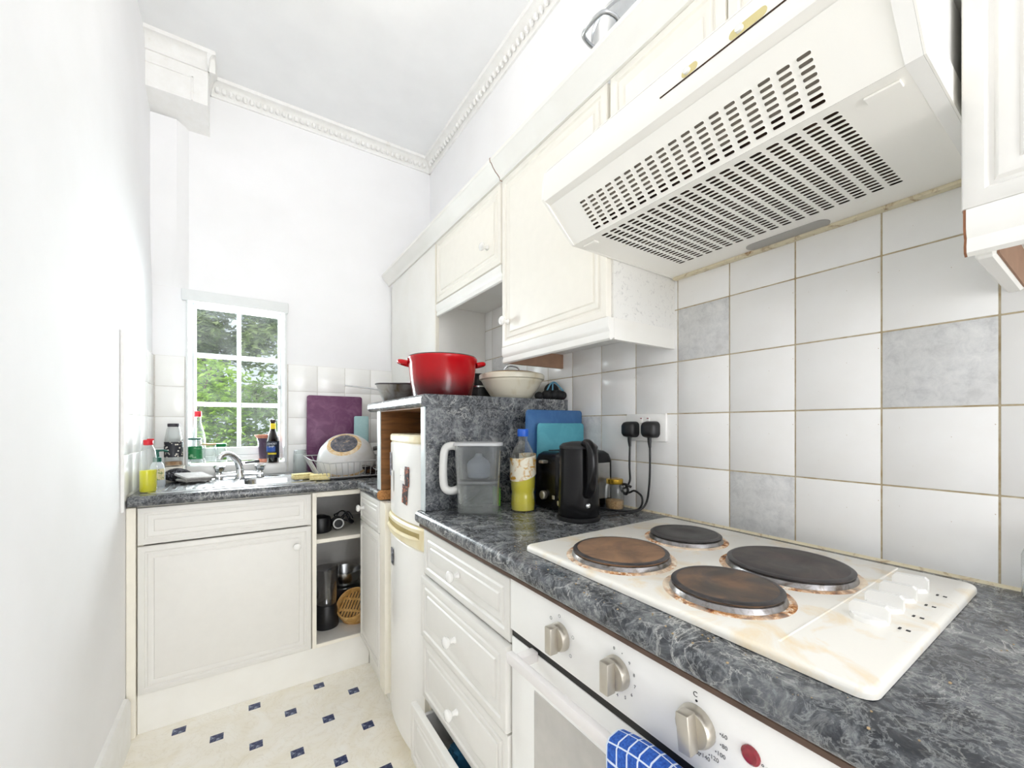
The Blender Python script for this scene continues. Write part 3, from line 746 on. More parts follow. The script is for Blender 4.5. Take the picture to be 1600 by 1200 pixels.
for x in (.690, .750, .810, .872):
    k = mk('control_knob', MB().lathe([(.0205, 0), (.0205, .003), (.019, .006), (.0002, .0075)], 28, T(x, .190, HZ)), 'knob_white', hob)
    # upright blade with rounded top corners, along y
    bl = MB().prism([(-.0205, .002), (.0205, .002), (.0205, .015), (.0165, .0205), (-.0165, .0225), (-.0205, .0185)], -.0048, .0048, T(x, .190, HZ) @ Matrix(((0, 0, 1, 0), (1, 0, 0, 0), (0, 1, 0, 0), (0, 0, 0, 1))))
    mk('knob_blade', bl, 'knob_white', k)
    for j, yy in enumerate((.160, .152)):
        mk('knob_mark', MB().box(x - .002, x + .002, yy - .002, yy + .002, HZ + .0, HZ + .0006) if j else MB().box(x - .0035, x + .0035, yy - .0012, yy + .0012, HZ, HZ + .0006), 'print_dark', hp, 0)

# ------------------------------------------------------------------ wall units
XU = .772
ZUB, ZUT = 1.455, 2.052
def unit_body(y0, y1, z0, z1, side='unit_white'):
    m = MB(); x0 = XU + .019
    m.box(x0, D - .001, y0, y0 + .016, z0, z1); m.box(x0, D - .001, y1 - .016, y1, z0, z1); m.box(x0, D - .001, y0 + .016, y1 - .016, z0, z0 + .016); m.box(x0, D - .001, y0 + .016, y1 - .016, z1 - .016, z1); m.box(D - .012, D - .001, y0 + .016, y1 - .016, z0 + .016, z1 - .016)
    return m
def pelmet_profile():
    # x: outwards from the front plane, y: down from the unit underside
    return [(0, 0), (0, -.050), (.012, -.058), (.018, -.054), (.019, -.046), (.0165, -.036), (.020, -.030), (.022, -.024), (.022, 0)]
def pelmet_front(y0, y1, z, x=XU + .022):
    return MB().prism(pelmet_profile(), y0, y1, Matrix(((-1, 0, 0, x), (0, 0, 1, 0), (0, 1, 0, z), (0, 0, 0, 1))))
u1 = thing('wall_cabinet', (.9, .98, ZUB), 'cream wall cabinet left of the hood with knob at lower left', 'cabinet')
mk('body', unit_body(.728, 1.238, ZUB, ZUT), 'unit_side_speckle', u1, 0)
d = mk('door', panel_front(.502, ZUT - ZUB, .018, T(XU, 1.236, ZUB) @ WEST), 'unit_front_upper', u1)
mk('knob', knob_mesh(T(XU, 1.196, 1.540) @ WEST @ RX(PI / 2)), 'knob_white', d)
m = pelmet_front(.7285, 1.236, ZUB); m.box(XU + .0225, D - .001, .7285, .7425, ZUB - .055, ZUB)
mk('pelmet', m, 'unit_white', u1)
mk('pelmet_inner_end', MB().box(XU + .023, D - .001, 1.222, 1.2355, ZUB - .055, ZUB - .001), 'pelmet_inside', u1, 0)
u2 = thing('wall_cabinet', (.9, 1.54, 1.76), 'short cream wall cabinet above the open niche', 'cabinet')
mk('body', unit_body(1.241, 1.835, 1.755, ZUT), 'unit_white', u2, 0)
d = mk('door', panel_front(.582, ZUT - 1.762, .018, T(XU, 1.828, 1.762) @ WEST), 'unit_front_upper', u2)
mk('knob', knob_mesh(T(XU, 1.338, 1.848) @ WEST @ RX(PI / 2)), 'knob_white', d)
mk('pelmet', pelmet_front(1.241, 1.832, 1.755), 'unit_white', u2)
u3 = thing('wall_cabinet', (.9, 2.18, 1.44), 'tall plain white cabinet at the far end of the wall units', 'cabinet')
mk('body', unit_body(1.838, 2.520, 1.36, ZUT), 'unit_white', u3, 0)
mk('door', panel_front(.668, ZUT - 1.39, .018, T(XU, 2.512, 1.39) @ WEST, flat=True), 'unit_white', u3)
mk('edge_strip', MB().rbox(XU + .001, XU + .019, 1.8385, 1.8435, 1.36, ZUT, .001, 1), 'unit_cream', u3)
mk('bottom_rail', pelmet_front(1.838, 2.52, 1.389), 'unit_white', u3)
mk('wall_filler', MB().box(XU + .02, XU + .034, 2.521, YB - .004, 1.40, ZUT), 'unit_white', u3, 0)
u4 = thing('wall_cabinet', (.9, .42, 1.752), 'cream wall cabinet directly above the extractor hood', 'cabinet')
mk('body', unit_body(.126, .725, 1.752, ZUT), 'unit_white', u4, 0)
mk('door', panel_front(.296, ZUT - 1.752, .018, T(XU, .7235, 1.752) @ WEST), 'unit_front_upper', u4)
mk('door', panel_front(.296, ZUT - 1.752, .018, T(XU, .4245, 1.752) @ WEST), 'unit_front_upper', u4)
u5 = thing('wall_cabinet', (.9, -.13, ZUB), 'grey-white wall cabinet right of the hood with moulded door', 'cabinet')
mk('body', unit_body(-.376, .122, ZUB, ZUT), 'unit_side_speckle', u5, 0)
mk('door', panel_front(.494, ZUT - ZUB, .018, T(XU, .1205, ZUB) @ WEST), 'unit_front', u5)
mk('pelmet', pelmet_front(-.376, .116, ZUB), 'unit_white', u5)
mk('pelmet_end', MB().prism(pelmet_profile(), .1162, .1185, Matrix(((-1, 0, 0, XU + .022), (0, 0, 1, 0), (0, 1, 0, ZUB), (0, 0, 0, 1)))), 'mdf_edge', u5, label='bare brown end of the pelmet')
m = MB().rbox(XU + .024, D - .004, .094, .112, ZUB - .060, ZUB - .001, .003, 1)
mk('pelmet_return', m, 'unit_white', u5)
mk('pelmet_return_inside', MB().box(XU + .03, D - .012, .0915, .0938, ZUB - .056, ZUB - .001), 'pelmet_inside', u5, 0)
# cornice on top of the wall units: two lengths
def corn_profile():
    p = [(.002, 0), (.002, .062), (-.020, .062)]
    p = [(0, 0), (0, -.004)]
    return [(0, .0), (.010, .0), (.012, .010), (.018, .016), (.028, .024), (.038, .036), (.046, .050), (.050, .052), (.052, .062), (.044, .064), (.030, .050), (.012, .034), (0, .030)]
for (a, b, lab, dz) in ((1.243, 2.580, 'white cornice moulding over the two far wall cabinets', 0), (-.376, 1.2385, 'cream cornice moulding over the hood and near wall cabinets', .0)):
    last_c = tag(mk('cabinet_cornice', MB().prism(corn_profile(), a, b, Matrix(((-1, 0, 0, XU + .004), (0, 0, 1, 0), (0, 1, 0, ZUT + .001 + dz), (0, 0, 0, 1)))), 'unit_white'), lab, 'cornice')
mk('bare_end', MB().prism(corn_profile(), 1.2387, 1.2428, Matrix(((-1.05, 0, 0, XU + .006), (0, 0, 1, 0), (0, 1.04, 0, ZUT + .0012), (0, 0, 0, 1)))), 'mdf_edge', last_c, label='thin brown bare edge where the two cornice lengths meet')

# ------------------------------------------------------------------ extractor hood
HY0, HY1 = .146, .720
hd = thing('extractor_hood', (.8, .433, 1.60), 'yellowed white extractor hood with slotted grilles over the hob', 'hood')
prof = [(.566, 1.745), (.560, 1.720), (.558, 1.682), (.566, 1.676), (.648, 1.602), (1.040, 1.600), (1.040, 1.748)]
MPY = Matrix(((1, 0, 0, 0), (0, 0, 1, 0), (0, 1, 0, 0), (0, 0, 0, 1)))
mk('side_cheek', MB().prism(prof, HY1, HY1 + .006, MPY), 'hood_white', hd)
mk('side_cheek', MB().prism(prof, HY0 - .016, HY0, MPY), 'fridge_white', hd)
inn = [(.640, 1.745), (.645, 1.690), (.690, 1.648), (1.040, 1.646), (1.040, 1.6), (.648, 1.602), (.566, 1.676), (.558, 1.682), (.560, 1.720), (.566, 1.745)]
mk('side_frame', MB().prism(inn, HY0 - .0185, HY0 - .0162, MPY), 'hood_white', hd)
mk('top_panel', MB().box(.566, 1.040, HY0, HY1, 1.7455, 1.7475), 'hood_white', hd, 0)
# fascia with two slider slots
fa = mk('fascia', MB().prism([(.5665, 1.7452), (.5605, 1.720), (.5585, 1.684), (.562, 1.678), (.580, 1.672), (.583, 1.676), (.583, 1.7452)], HY0, HY1, MPY), 'hood_white', hd)
mk('fascia_line', MB().box(.5583, .5612, .155, .416, 1.7035, 1.7052), 'hood_filter', fa, 0)
for (ya, yb, yk) in ((.378, .352, .368), (.305, .256, .290)):
    L = ya - yb; zc = 1.7135
    M = T(.5606, (ya + yb) / 2, zc) @ WEST @ RX(PI / 2)
    s = mk('slider_slot', MB().prism(rrect(L, .013, .0063, 5), -.004, .0012, M), 'hood_yellow', fa)
    mk('slider_knob', MB().prism(rrect(.010, .009, .004, 4), .001, .006, T(0, yk - (ya + yb) / 2, 0) @ M), 'knob_white', s)
def perf(nx, ny, W, H, sw, sh, ox, oy, th, M, rnd=True):
    """panel W x H in local xy with nx*ny rounded slots (sw x sh) whose block starts at ox, oy; th: wall depth of slots"""
    mb = MB(); bw, bh = W - 2 * ox, H - oy[0] - oy[1]; cw, ch = bw / nx, bh / ny
    y0, y1 = oy[0], H - oy[1]
    for a in ((0, ox, 0, H), (W - ox, W, 0, H), (ox, W - ox, 0, y0), (ox, W - ox, y1, H)):
        mb.add([(a[0], a[2], 0), (a[1], a[2], 0), (a[1], a[3], 0), (a[0], a[3], 0)], [(0, 1, 2, 3)], M)
    for i in range(nx):
        for j in range(ny):
            cx_, cy_ = ox + (i + .5) * cw, y0 + (j + .5) * ch
            hw, hh = sw / 2, sh / 2; r = hh
            inner = [(hw - r * .3, hh * .75), (hw - r, hh), (0, hh), (-hw + r, hh), (-hw + r * .3, hh * .75), (-hw, 0), (-hw + r * .3, -hh * .75), (-hw + r, -hh), (0, -hh), (hw - r, -hh), (hw - r * .3, -hh * .75), (hw, 0)]
            X, Y = cw / 2, ch / 2
            outer = [(X, Y), (hw - r, Y), (0, Y), (-hw + r, Y), (-X, Y), (-X, 0), (-X, -Y), (-hw + r, -Y), (0, -Y), (hw - r, -Y), (X, -Y), (X, 0)]
            v = [(cx_ + a, cy_ + b, 0) for a, b in outer] + [(cx_ + a, cy_ + b, 0) for a, b in inner] + [(cx_ + a, cy_ + b, -th) for a, b in inner]
            f = []
            for k in range(12):
                k2 = (k + 1) % 12; f.append((k, k2, 12 + k2, 12 + k)); f.append((12 + k, 12 + k2, 24 + k2, 24 + k))
            mb.add(v, f, M)
    return mb
def frame_m(o, ex, ey):
    ex = Vector(ex).normalized(); ey = Vector(ey).normalized(); ez = ex.cross(ey)
    M = Matrix.Identity(4)
    for i in range(3): M[i][0] = ex[i]; M[i][1] = ey[i]; M[i][2] = ez[i]; M[i][3] = o[i]
    return M
W_ = HY1 - HY0
sl_v = Vector((.074, 0, -.070)); SL = sl_v.length
# local x runs towards -y, local y down the slope, so z points out of the hood
M = frame_m((.5765, HY1, 1.6725), (0, -1, 0), sl_v)
mk('front_grille', perf(18, 8, W_, SL, .0168, .0046, .072, (.026, .006), .0016, M), 'hood_white', hd, 0)
M2 = frame_m((.650, HY1, 1.602), (0, -1, 0), (1, 0, 0))
mk('filter_grille', perf(18, 23, W_, .392, .0182, .0080, .067, (.013, .085), .0006, M2), 'hood_white', hd, 0)
mk('light_diffuser', MB().prism([(.5810, 1.6735), (.6350, 1.6224), (.6364, 1.6238), (.5824, 1.6749)], HY0 + .004, HY1 - .004, MPY), 'hood_diffuser', hd, 0)
mk('grille_liner', MB().prism([(.6365, 1.6235), (.6525, 1.6105), (1.02, 1.6105), (1.02, 1.630), (.665, 1.632), (.6385, 1.6285)], HY0 + .004, HY1 - .004, MPY), 'hood_filter', hd, 0)
mk('lamp_lens', MB().prism(rrect(.165, .042, .0205, 8), -.001, .0035, frame_m((1.010, .424, 1.6015), (0, -1, 0), (1, 0, 0))), 'hood_lens', hd)
for yy in (.172, .690): mk('filter_catch', MB().rbox(.668, .684, yy - .018, yy + .018, 1.5985, 1.6018, .001, 1), 'hood_white', hd)
mk('wall_seal', MB().rbox(1.028, 1.0465, HY0 - .004, HY1 + .004, 1.5955, 1.602, .001, 1), 'sealant', hd)

# ================================================================== things on the right worktop
CR = Vector((.835, -.550, 0))                     # across the view, to the right
def smooth_path(pts, n=6):
    pts = [Vector(p) for p in pts]; out = []
    for i in range(len(pts) - 1):
        p0, p1, p2, p3 = pts[max(i - 1, 0)], pts[i], pts[i + 1], pts[min(i + 2, len(pts) - 1)]
        for k in range(n):
            t_ = k / n
            out.append(.5 * ((2 * p1) + (p2 - p0) * t_ + (2 * p0 - 5 * p1 + 4 * p2 - p3) * t_ ** 2 + (3 * p1 - p0 - 3 * p2 + p3) * t_ ** 3))
    out.append(pts[-1]); return out
def loft(mb, rings, M=None, cap0=True, cap1=True):
    n = len(rings[0]); v = [p for r in rings for p in r]; f = []
    for i in range(len(rings) - 1):
        for k in range(n): f.append((i * n + k, i * n + (k + 1) % n, (i + 1) * n + (k + 1) % n, (i + 1) * n + k))
    if cap0: f.append(tuple(range(n))[::-1])
    if cap1: f.append(tuple((len(rings) - 1) * n + k for k in range(n)))
    mb.add(v, f, M); return mb
def rr3(w, h, r, z, cx=0, cy=0, n=4): return [(x, y, z) for x, y in rrect(w, h, r, n, cx, cy)]

# water filter jug
jug = thing('water_filter_jug', (.602, 1.098, WT), 'clear plastic water filter jug with grey-white handle and lid', 'jug', rz=math.atan2(CR.y, CR.x))
m = loft(MB(), [rr3(.118, .085, .022, .002), rr3(.124, .092, .026, .012), rr3(.132, .100, .028, .12), rr3(.140, .104, .028, .205), rr3(.137, .101, .027, .205), rr3(.129, .097, .026, .12), rr3(.120, .088, .024, .014), rr3(.112, .080, .02, .006)])
mk('jug_body', m, 'clear_plastic', jug, 50, local=True)
plain('jug_white', (212, 212, 209), .35, var=.02); plain('jug_lid', (186, 187, 188), .3, var=.04); plain('filter_white', (236, 236, 234), .5, var=.02)
m = loft(MB(), [rr3(.148, .108, .030, .206), rr3(.149, .109, .030, .211), rr3(.144, .104, .028, .2145), rr3(.09, .06, .02, .216)])
mk('lid', m, 'jug_lid', jug, 50, local=True)
m = loft(MB(), [rr3(.098, .072, .022, .098), rr3(.112, .082, .024, .104), rr3(.122, .090, .026, .200), rr3(.118, .086, .026, .200), rr3(.108, .078, .022, .106)])
mk('funnel', m, 'smoky_plastic', jug, 50, local=True)
mk('funnel_band', loft(MB(), [rr3(.119, .088, .026, .092), rr3(.123, .092, .026, .096), rr3(.121, .090, .026, .100)]), 'print_grey', jug, 50, local=True)
mk('filter_cartridge', MB().lathe([(.030, .108), (.034, .112), (.036, .148), (.030, .158), (.012, .172), (.010, .180), (.0005, .182)], 20), 'filter_white', jug, local=True)
mk('water', loft(MB(), [rr3(.110, .078, .02, .008), rr3(.126, .094, .026, .088), rr3(.126, .094, .026, .089)]), 'clear_plastic', jug, 50, local=True)
hp_ = smooth_path([(-.066, 0, .202), (-.086, 0, .204), (-.103, 0, .192), (-.108, 0, .150), (-.108, 0, .100), (-.102, 0, .074), (-.084, 0, .066), (-.062, 0, .072)], 5)
mk('handle', MB().tube(hp_, [.0125] * len(hp_), 10), 'jug_white', jug, 60, local=True)

# oil bottle
ob = thing('oil_bottle', (.735, 1.052, WT), 'clear plastic oil bottle half full of yellow oil with blue cap', 'bottle', rz=math.radians(-30))
bp = [(.030, .001), (.037, .004), (.0385, .02), (.037, .05), (.0355, .058), (.038, .066), (.0395, .09), (.0395, .15), (.038, .168), (.030, .192), (.019, .212), (.0145, .220), (.0145, .238)]
mk('bottle_body', MB().lathe(bp, 28, cap=False), 'clear_plastic', ob, 60, local=True)
liquid('oil_yellow', (236, 224, 50), .25)
mk('oil', MB().lathe([(.0005, .003)] + [(r - .0015, z) for r, z in bp[1:7]] + [(.0375, .112), (.0004, .1125)], 28), 'oil_yellow', ob, 60, local=True)
plain('cap_blue', (30, 92, 196), .4)
mk('cap', MB().lathe([(.0165, .232), (.0175, .235), (.0175, .252), (.016, .255), (.0004, .2555)], 24), 'cap_blue', ob, local=True)
stained('oil_label', (232, 226, 206), (196, 146, 40), .50, .60, 38, .4)
m = MB(); nseg = 26
v = []; f = []
for k in range(nseg + 1):
    a = -PI * .98 + 1.55 * PI * k / nseg; tw = .020 * math.sin(a * 1.0 + .8)
    for z in (.108 + tw * .7, .172 + tw * .35): v.append((.0415 * math.cos(a), .0415 * math.sin(a), z))
for k in range(nseg): f.append((2 * k, 2 * k + 2, 2 * k + 3, 2 * k + 1))
mk('label_wrap', MB().add(v, f), 'oil_label', ob, 60, local=True)
plain('green_plastic', (120, 190, 60), .5)
tag(mk('green_sponge_cloth', MB().rbox(.700, .708, 1.14, 1.18, WT + .001, WT + .062, .003, 2), 'green_plastic'), 'bright green cloth edge tucked behind the oil bottle', 'cloth')

# chopping boards
def board(name, x0, x1, y0, y1, z0, z1, mat, label, lean=0, r=.012, rz=0):
    w, h, t_ = x1 - x0, z1 - z0, y1 - y0
    M = T((x0 + x1) / 2, (y0 + y1) / 2, z0) @ RZ(rz) @ RX(PI / 2 - lean)
    m = MB(); rings = []
    for z, ins in ((-t_ / 2, .0015), (-t_ / 2 + .0015, 0), (t_ / 2 - .0015, 0), (t_ / 2, .0015)):
        rings.append([(x, y, z) for x, y in rrect(w - 2 * ins, h - 2 * ins, r, 5, 0, h / 2)])
    loft(m, rings, M)
    return tag(mk(name, m, mat, smooth=40), label, 'chopping board')
def boardmat(name, a, b): stained(name, a, b, .45, .8, 16, .5)
boardmat('board_blue', (52, 96, 146), (70, 116, 164)); boardmat('board_teal', (76, 152, 168), (92, 168, 184)); boardmat('board_purple', (104, 54, 92), (140, 96, 128)); boardmat('board_pale', (166, 204, 208), (184, 216, 218))
board('chopping_board', .790, 1.040, 1.120, 1.128, WT + .004, 1.232, 'board_blue', 'dark blue chopping board standing behind the toaster', -.035)
board('chopping_board', .822, 1.030, 1.094, 1.101, WT + .004, 1.186, 'board_teal', 'teal chopping board standing just behind the toaster', -.02)
# toaster
ts = thing('toaster', (.912, 1.012, WT), 'black toaster with silver far panel behind the kettle', 'toaster')
plain('black_gloss', (13, 13, 15), .22, var=.1, spec=.3); plain('black_satin', (26, 26, 28), .4, var=.1); plain('black_matt', (24, 24, 26), .7, var=.15)
m = MB()
for z, ins, r in ((.008, .004, .02), (.014, 0, .022), (.150, 0, .024), (.172, .006, .024), (.182, .018, .02), (.184, .03, .012)): pass
rings = [rr3(.236 - 2 * i, .136 - 2 * i, r, z) for z, i, r in ((.008, .004, .02), (.014, 0, .022), (.150, 0, .024), (.172, .006, .024), (.182, .018, .02), (.184, .03, .012))]
mk('toaster_body', loft(MB(), rings), 'black_gloss', ts, 50, local=True)
for yy in (-.026, .026): mk('slot', MB().rbox(-.078, .078, yy - .012, yy + .012, .1825, .1865, .003, 1), 'black_matt', ts, local=True)
mk('silver_panel', MB().rbox(.010, .095, -.0700, -.0676, .03, .145, .001, 1), 'steel_dull', ts, local=True)
d = mk('browning_dial', MB().lathe([(.014, 0), (.014, .010), (.011, .013), (.0004, .0135)], 20, T(-.118, .005, .048) @ RY(-PI / 2)), 'satin_metal', ts, local=True)
mk('button', MB().rbox(-.1215, -.1175, -.046, -.034, .040, .052, .0015, 1), 'satin_metal', ts, local=True)
mk('lever', MB().rbox(-.138, -.116, -.012, .012, .148, .158, .003, 2), 'satin_metal', ts, local=True)
for sx in (-.09, .09):
    for sy in (-.045, .045): mk('foot', MB().lathe([(.010, 0), (.010, .009)], 10, T(sx, sy, 0)), 'black_matt', ts, local=True)
# kettle
kt = thing('kettle', (.800, .868, WT), 'glossy black jug kettle on the worktop before the toaster', 'kettle', rz=math.radians(-108))
rings = []
for z, r in ((.012, .0565), (.018, .0585), (.05, .0585), (.12, .0565), (.19, .0545), (.202, .054)): rings.append([(r * math.cos(2 * PI * k / 32), r * math.sin(2 * PI * k / 32), z) for k in range(32)])
mk('kettle_body', loft(MB(), rings), 'black_gloss', kt, 50, local=True)
mk('base', MB().lathe([(.060, 0), (.0615, .003), (.0615, .010), (.057, .012)], 32), 'black_satin', kt, local=True)
mk('lid', MB().lathe([(.0545, .202), (.054, .208), (.045, .216), (.020, .221), (.0004, .222)], 32), 'black_satin', kt, local=True)
hp_ = smooth_path([(.040, 0, .212), (.056, 0, .218), (.076, 0, .208), (.086, 0, .18), (.086, 0, .14), (.080, 0, .105), (.068, 0, .085), (.054, 0, .078)], 5)
m = MB().tube(hp_, .012, 12, M=Matrix.Diagonal((1, 1.15, 1, 1)))
mk('handle', m, 'black_gloss', kt, 60, local=True)
mk('spout', MB().prism([(-.030, .0), (.0, -.026), (.0, .026)], .165, .205, T(-.044, 0, 0)), 'black_gloss', kt, 40, local=True)
mk('switch', MB().lathe([(.007, 0), (.007, .006), (.004, .009), (.0003, .0095)], 14, T(.057, .0, .048) @ RY(PI / 2)), 'chrome', kt, local=True)
mk('side_badge', MB().lathe([(.007, 0), (.007, .0015), (.0003, .002)], 14, T(-.012, -.0572, .045) @ RX(PI / 2)), 'satin_metal', kt, local=True)
# jar with gold lid
def jar(name, loc, label, prof, lid, lidmat, body='clear_glass', contents=None, cmat=None, label_band=None, lmat=None, cat='jar', rz=0, seg=26):
    o = thing(name, loc, label, cat, rz=rz)
    mk('glass_body', MB().lathe(prof, seg, cap=False), body, o, 60, local=True)
    if lid: mk('lid', MB().lathe(lid, seg), lidmat, o, local=True)
    if contents: mk('contents', MB().lathe(contents, seg), cmat, o, 60, local=True)
    if label_band:
        z0, z1, r, a0, a1 = label_band; v = []; f = []; n_ = 18
        for k in range(n_ + 1):
            a = a0 + (a1 - a0) * k / n_; v += [(r * math.cos(a), r * math.sin(a), z0), (r * math.cos(a), r * math.sin(a), z1)]
        for k in range(n_): f.append((2 * k, 2 * k + 2, 2 * k + 3, 2 * k + 1))
        mk('label_paper', MB().add(v, f), lmat, o, 60, local=True)
    return o
plain('gold_lid', (206, 168, 60), .25, metal=.8, var=.06); stained('seeds', (150, 110, 70), (206, 172, 122), .4, .6, 260, .9)
jar('glass_jar', (.985, .902, WT), 'small glass jar of brown grains with gold lid beside kettle', [(.024, .001), (.029, .004), (.030, .02), (.030, .065), (.028, .076), (.023, .083), (.023, .088)],
    [(.0255, .082), (.0265, .084), (.0265, .096), (.024, .098), (.0003, .0985)], 'gold_lid', contents=[(.0003, .003), (.0265, .005), (.028, .02), (.028, .030), (.0003, .033)], cmat='seeds')
plain('cork', (196, 156, 100), .8, var=.12)
jar('glass_jar', (1.002, .062, WT), 'clear glass jar with cork stopper at the right edge of worktop', [(.026, .001), (.031, .005), (.031, .070), (.028, .080), (.020, .086), (.020, .092)],
    [(.0185, .084), (.0205, .094), (.022, .106), (.0003, .108)], 'cork', contents=[(.0003, .003), (.028, .004), (.029, .014), (.0003, .018)], cmat='filter_white')
# wall socket, plugs and leads
so2 = thing('wall_socket', (D, .8255, 1.13), 'white double wall socket on the tiles above the kettle', 'socket')
mk('face_plate', MB().rbox(D - .010, D - .0003, .752, .900, 1.130, 1.214, .003, 2), 'oven_white', so2)
for yy in (.838, .813): mk('switch', MB().rbox(D - .0135, D - .0095, yy - .005, yy + .005, 1.184, 1.203, .0015, 1), 'oven_white', so2); 
for yy in (.838, .813): mk('red_mark', MB().box(D - .0141, D - .0134, yy - .0035, yy + .0035, 1.199, 1.2015), 'red_lens', so2, 0)
def plug(y, lab, path, rc=.0032):
    p = thing('plug', (D - .012, y, 1.166), lab, 'plug')
    rings = [[(x, yy, z) for x, yy in rrect(.054, .050, .014, 4)] for z in (0, .012)]
    M = T(D - .0105, y, 1.166) @ WEST @ RX(PI / 2)
    m = MB(); rr_ = []
    for z, s in ((0, 1), (.014, 1), (.024, .92), (.030, .78), (.032, .5)): rr_.append([(x * s, yy * s, z) for x, yy in rrect(.052, .050, .014, 4)])
    loft(m, rr_, M); mk('plug_body', m, 'black_satin', p, 50)
    mk('strain_relief', MB().tube([(D - .026, y, 1.146), (D - .026, y, 1.128), (D - .025, y - .001, 1.112)], [.0065, .0055, .004], 8), 'black_satin', p)
    pts = smooth_path([(D - .025, y - .001, 1.115)] + path, 6)
    mk('lead', MB().tube(pts, rc, 8), 'black_satin', p, 60)
    return p
plug(.797, 'black plug in right half of the socket, lead curving to kettle', [(1.022, .796, 1.04), (1.022, .800, .985), (1.018, .806, .945), (1.000, .815, .924), (.960, .830, .9165), (.905, .842, .9165), (.868, .852, .9165)])
pl2 = plug(.873, 'black plug in left half of the socket, coiled lead behind jar', [(1.020, .872, 1.05), (1.022, .872, 1.005), (1.018, .884, .982), (1.016, .902, .972), (1.022, .890, .962), (1.018, .868, .968), (1.018, .850, .975), (1.020, .826, .962), (1.018, .822, .938), (1.008, .832, .920), (.975, .852, .9165), (.948, .905, .9165), (.946, .926, .9165)])
mk('lead_knot', MB().tube(smooth_path([(1.022, .866, .984), (1.012, .884, .992), (1.008, .900, .984), (1.014, .894, .966), (1.010, .876, .962), (1.008, .868, .976), (1.014, .880, .988)], 5), .004, 8), 'black_satin', pl2, 60)
# crumbs on the worktop: loose stuff
random.seed(11); mb = MB()
for k in range(80):
    if k < 60: x, y = random.uniform(.45, .50), random.uniform(.0, .75)
    elif k < 80: x, y = random.uniform(.52, .95), random.uniform(-.05, .12)
    else: x, y = random.uniform(.6, .8), random.uniform(1.0, 1.16)
    s = random.uniform(.0006, .0017); mb.sphere((x, y, WT + s * .5), s, 5, 3, (random.uniform(.7, 1.6), 1, .6))
plain('crumb', (168, 146, 112), .9, var=.3)
tag(mk('crumbs', mb, 'crumb'), 'tiny brown crumbs scattered along the worktop by the hob', 'crumbs', kind='stuff')

# ================================================================== on the fridge housing
HT = 1.2765
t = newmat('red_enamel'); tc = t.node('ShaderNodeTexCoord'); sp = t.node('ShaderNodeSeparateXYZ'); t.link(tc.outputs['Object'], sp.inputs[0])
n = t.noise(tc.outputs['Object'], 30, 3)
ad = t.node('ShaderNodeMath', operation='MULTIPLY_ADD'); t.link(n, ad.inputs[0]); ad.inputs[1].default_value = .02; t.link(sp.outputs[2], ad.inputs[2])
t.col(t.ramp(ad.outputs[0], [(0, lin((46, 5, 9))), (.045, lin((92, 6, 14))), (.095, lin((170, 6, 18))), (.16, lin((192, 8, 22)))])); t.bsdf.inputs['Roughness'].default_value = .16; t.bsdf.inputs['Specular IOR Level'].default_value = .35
plain('pan_dark', (58, 54, 56), .4, var=.1)
cp_ = thing('casserole_pot', (.612, 1.390, HT), 'round red enamel casserole pot with two side handles', 'pot')
mk('pot_body', MB().lathe([(.098, 0), (.106, .004), (.116, .06), (.1215, .126), (.1245, .130), (.1265, .143), (.1245, .146), (.119, .1465), (.114, .06), (.10, .008), (.0005, .007)], 48), 'red_enamel', cp_, local=True)
mk('rim', MB().lathe([(.1245, .1462), (.1225, .1495), (.118, .1485), (.1185, .1462)], 48, cap=False), 'pan_dark', cp_, local=True)
for s in (-1, 1):
    d0 = Vector((-.72, .69, 0)).normalized() * 1.0
    d0 = (Vector((-.835, .55, 0)) if s < 0 else Vector((.835, -.10, 0))).normalized(); side = Vector((-d0.y, d0.x, 0))
    pts = smooth_path([d0 * .118 + side * .038 + Vector((0, 0, .126)), d0 * .146 + side * .034 + Vector((0, 0, .132)), d0 * .158 + Vector((0, 0, .134)), d0 * .146 - side * .034 + Vector((0, 0, .132)), d0 * .118 - side * .038 + Vector((0, 0, .126))], 5)
    mk('handle', MB().tube(pts, .0085, 10), 'red_enamel', cp_, 60, local=True)
# ceramic bowl with a pan lid resting in it
stained('cream_ceramic', (232, 226, 206), (206, 190, 150), .52, .78, 9, .25)
cb = thing('ceramic_bowl', (.886, 1.345, HT), 'wide cream ceramic bowl beside the red pot', 'bowl')
mk('bowl_body', MB().lathe([(.062, 0), (.070, .002), (.086, .020), (.108, .052), (.116, .068), (.119, .072), (.1195, .076), (.128, .080), (.1285, .096), (.124, .1), (.116, .094), (.10, .05), (.07, .012), (.0005, .009)], 48), 'cream_ceramic', cb, local=True)
ld_ = thing('pan_lid', (.886, 1.345, HT + .1005), 'dark pan lid with curved steel handle resting on the cream bowl', 'lid')
mk('lid_disc', MB().lathe([(.104, .0), (.106, .003), (.09, .008), (.05, .012), (.0005, .013)], 40), 'pan_dark', ld_, local=True)
mk('lid_rim', MB().torus(.105, .003, 40, 6, T(0, 0, .001)), 'cork', ld_, local=True)
mk('lid_handle', MB().tube(smooth_path([(-.024, .016, .010), (-.022, .014, .028), (-.008, .006, .036), (.010, -.006, .034), (.022, -.014, .026), (.024, -.016, .010)], 4), .004, 8), 'chrome', ld_, 60, local=True)
# black saucepan behind
bs = thing('saucepan', (.872, 1.592, HT), 'black saucepan standing behind the red pot and cream bowl', 'pan')
mk('pan_body', MB().lathe([(.085, 0), (.090, .003), (.094, .05), (.0945, .060), (.098, .062), (.098, .066), (.0945, .068), (.096, .112), (.099, .116), (.099, .120), (.093, .118), (.088, .01), (.0005, .006)], 40), 'black_satin', bs, local=True)
mk('steel_band', MB().lathe([(.0958, .062), (.0985, .063), (.0985, .069), (.0958, .070)], 40, cap=False), 'steel', bs, local=True)
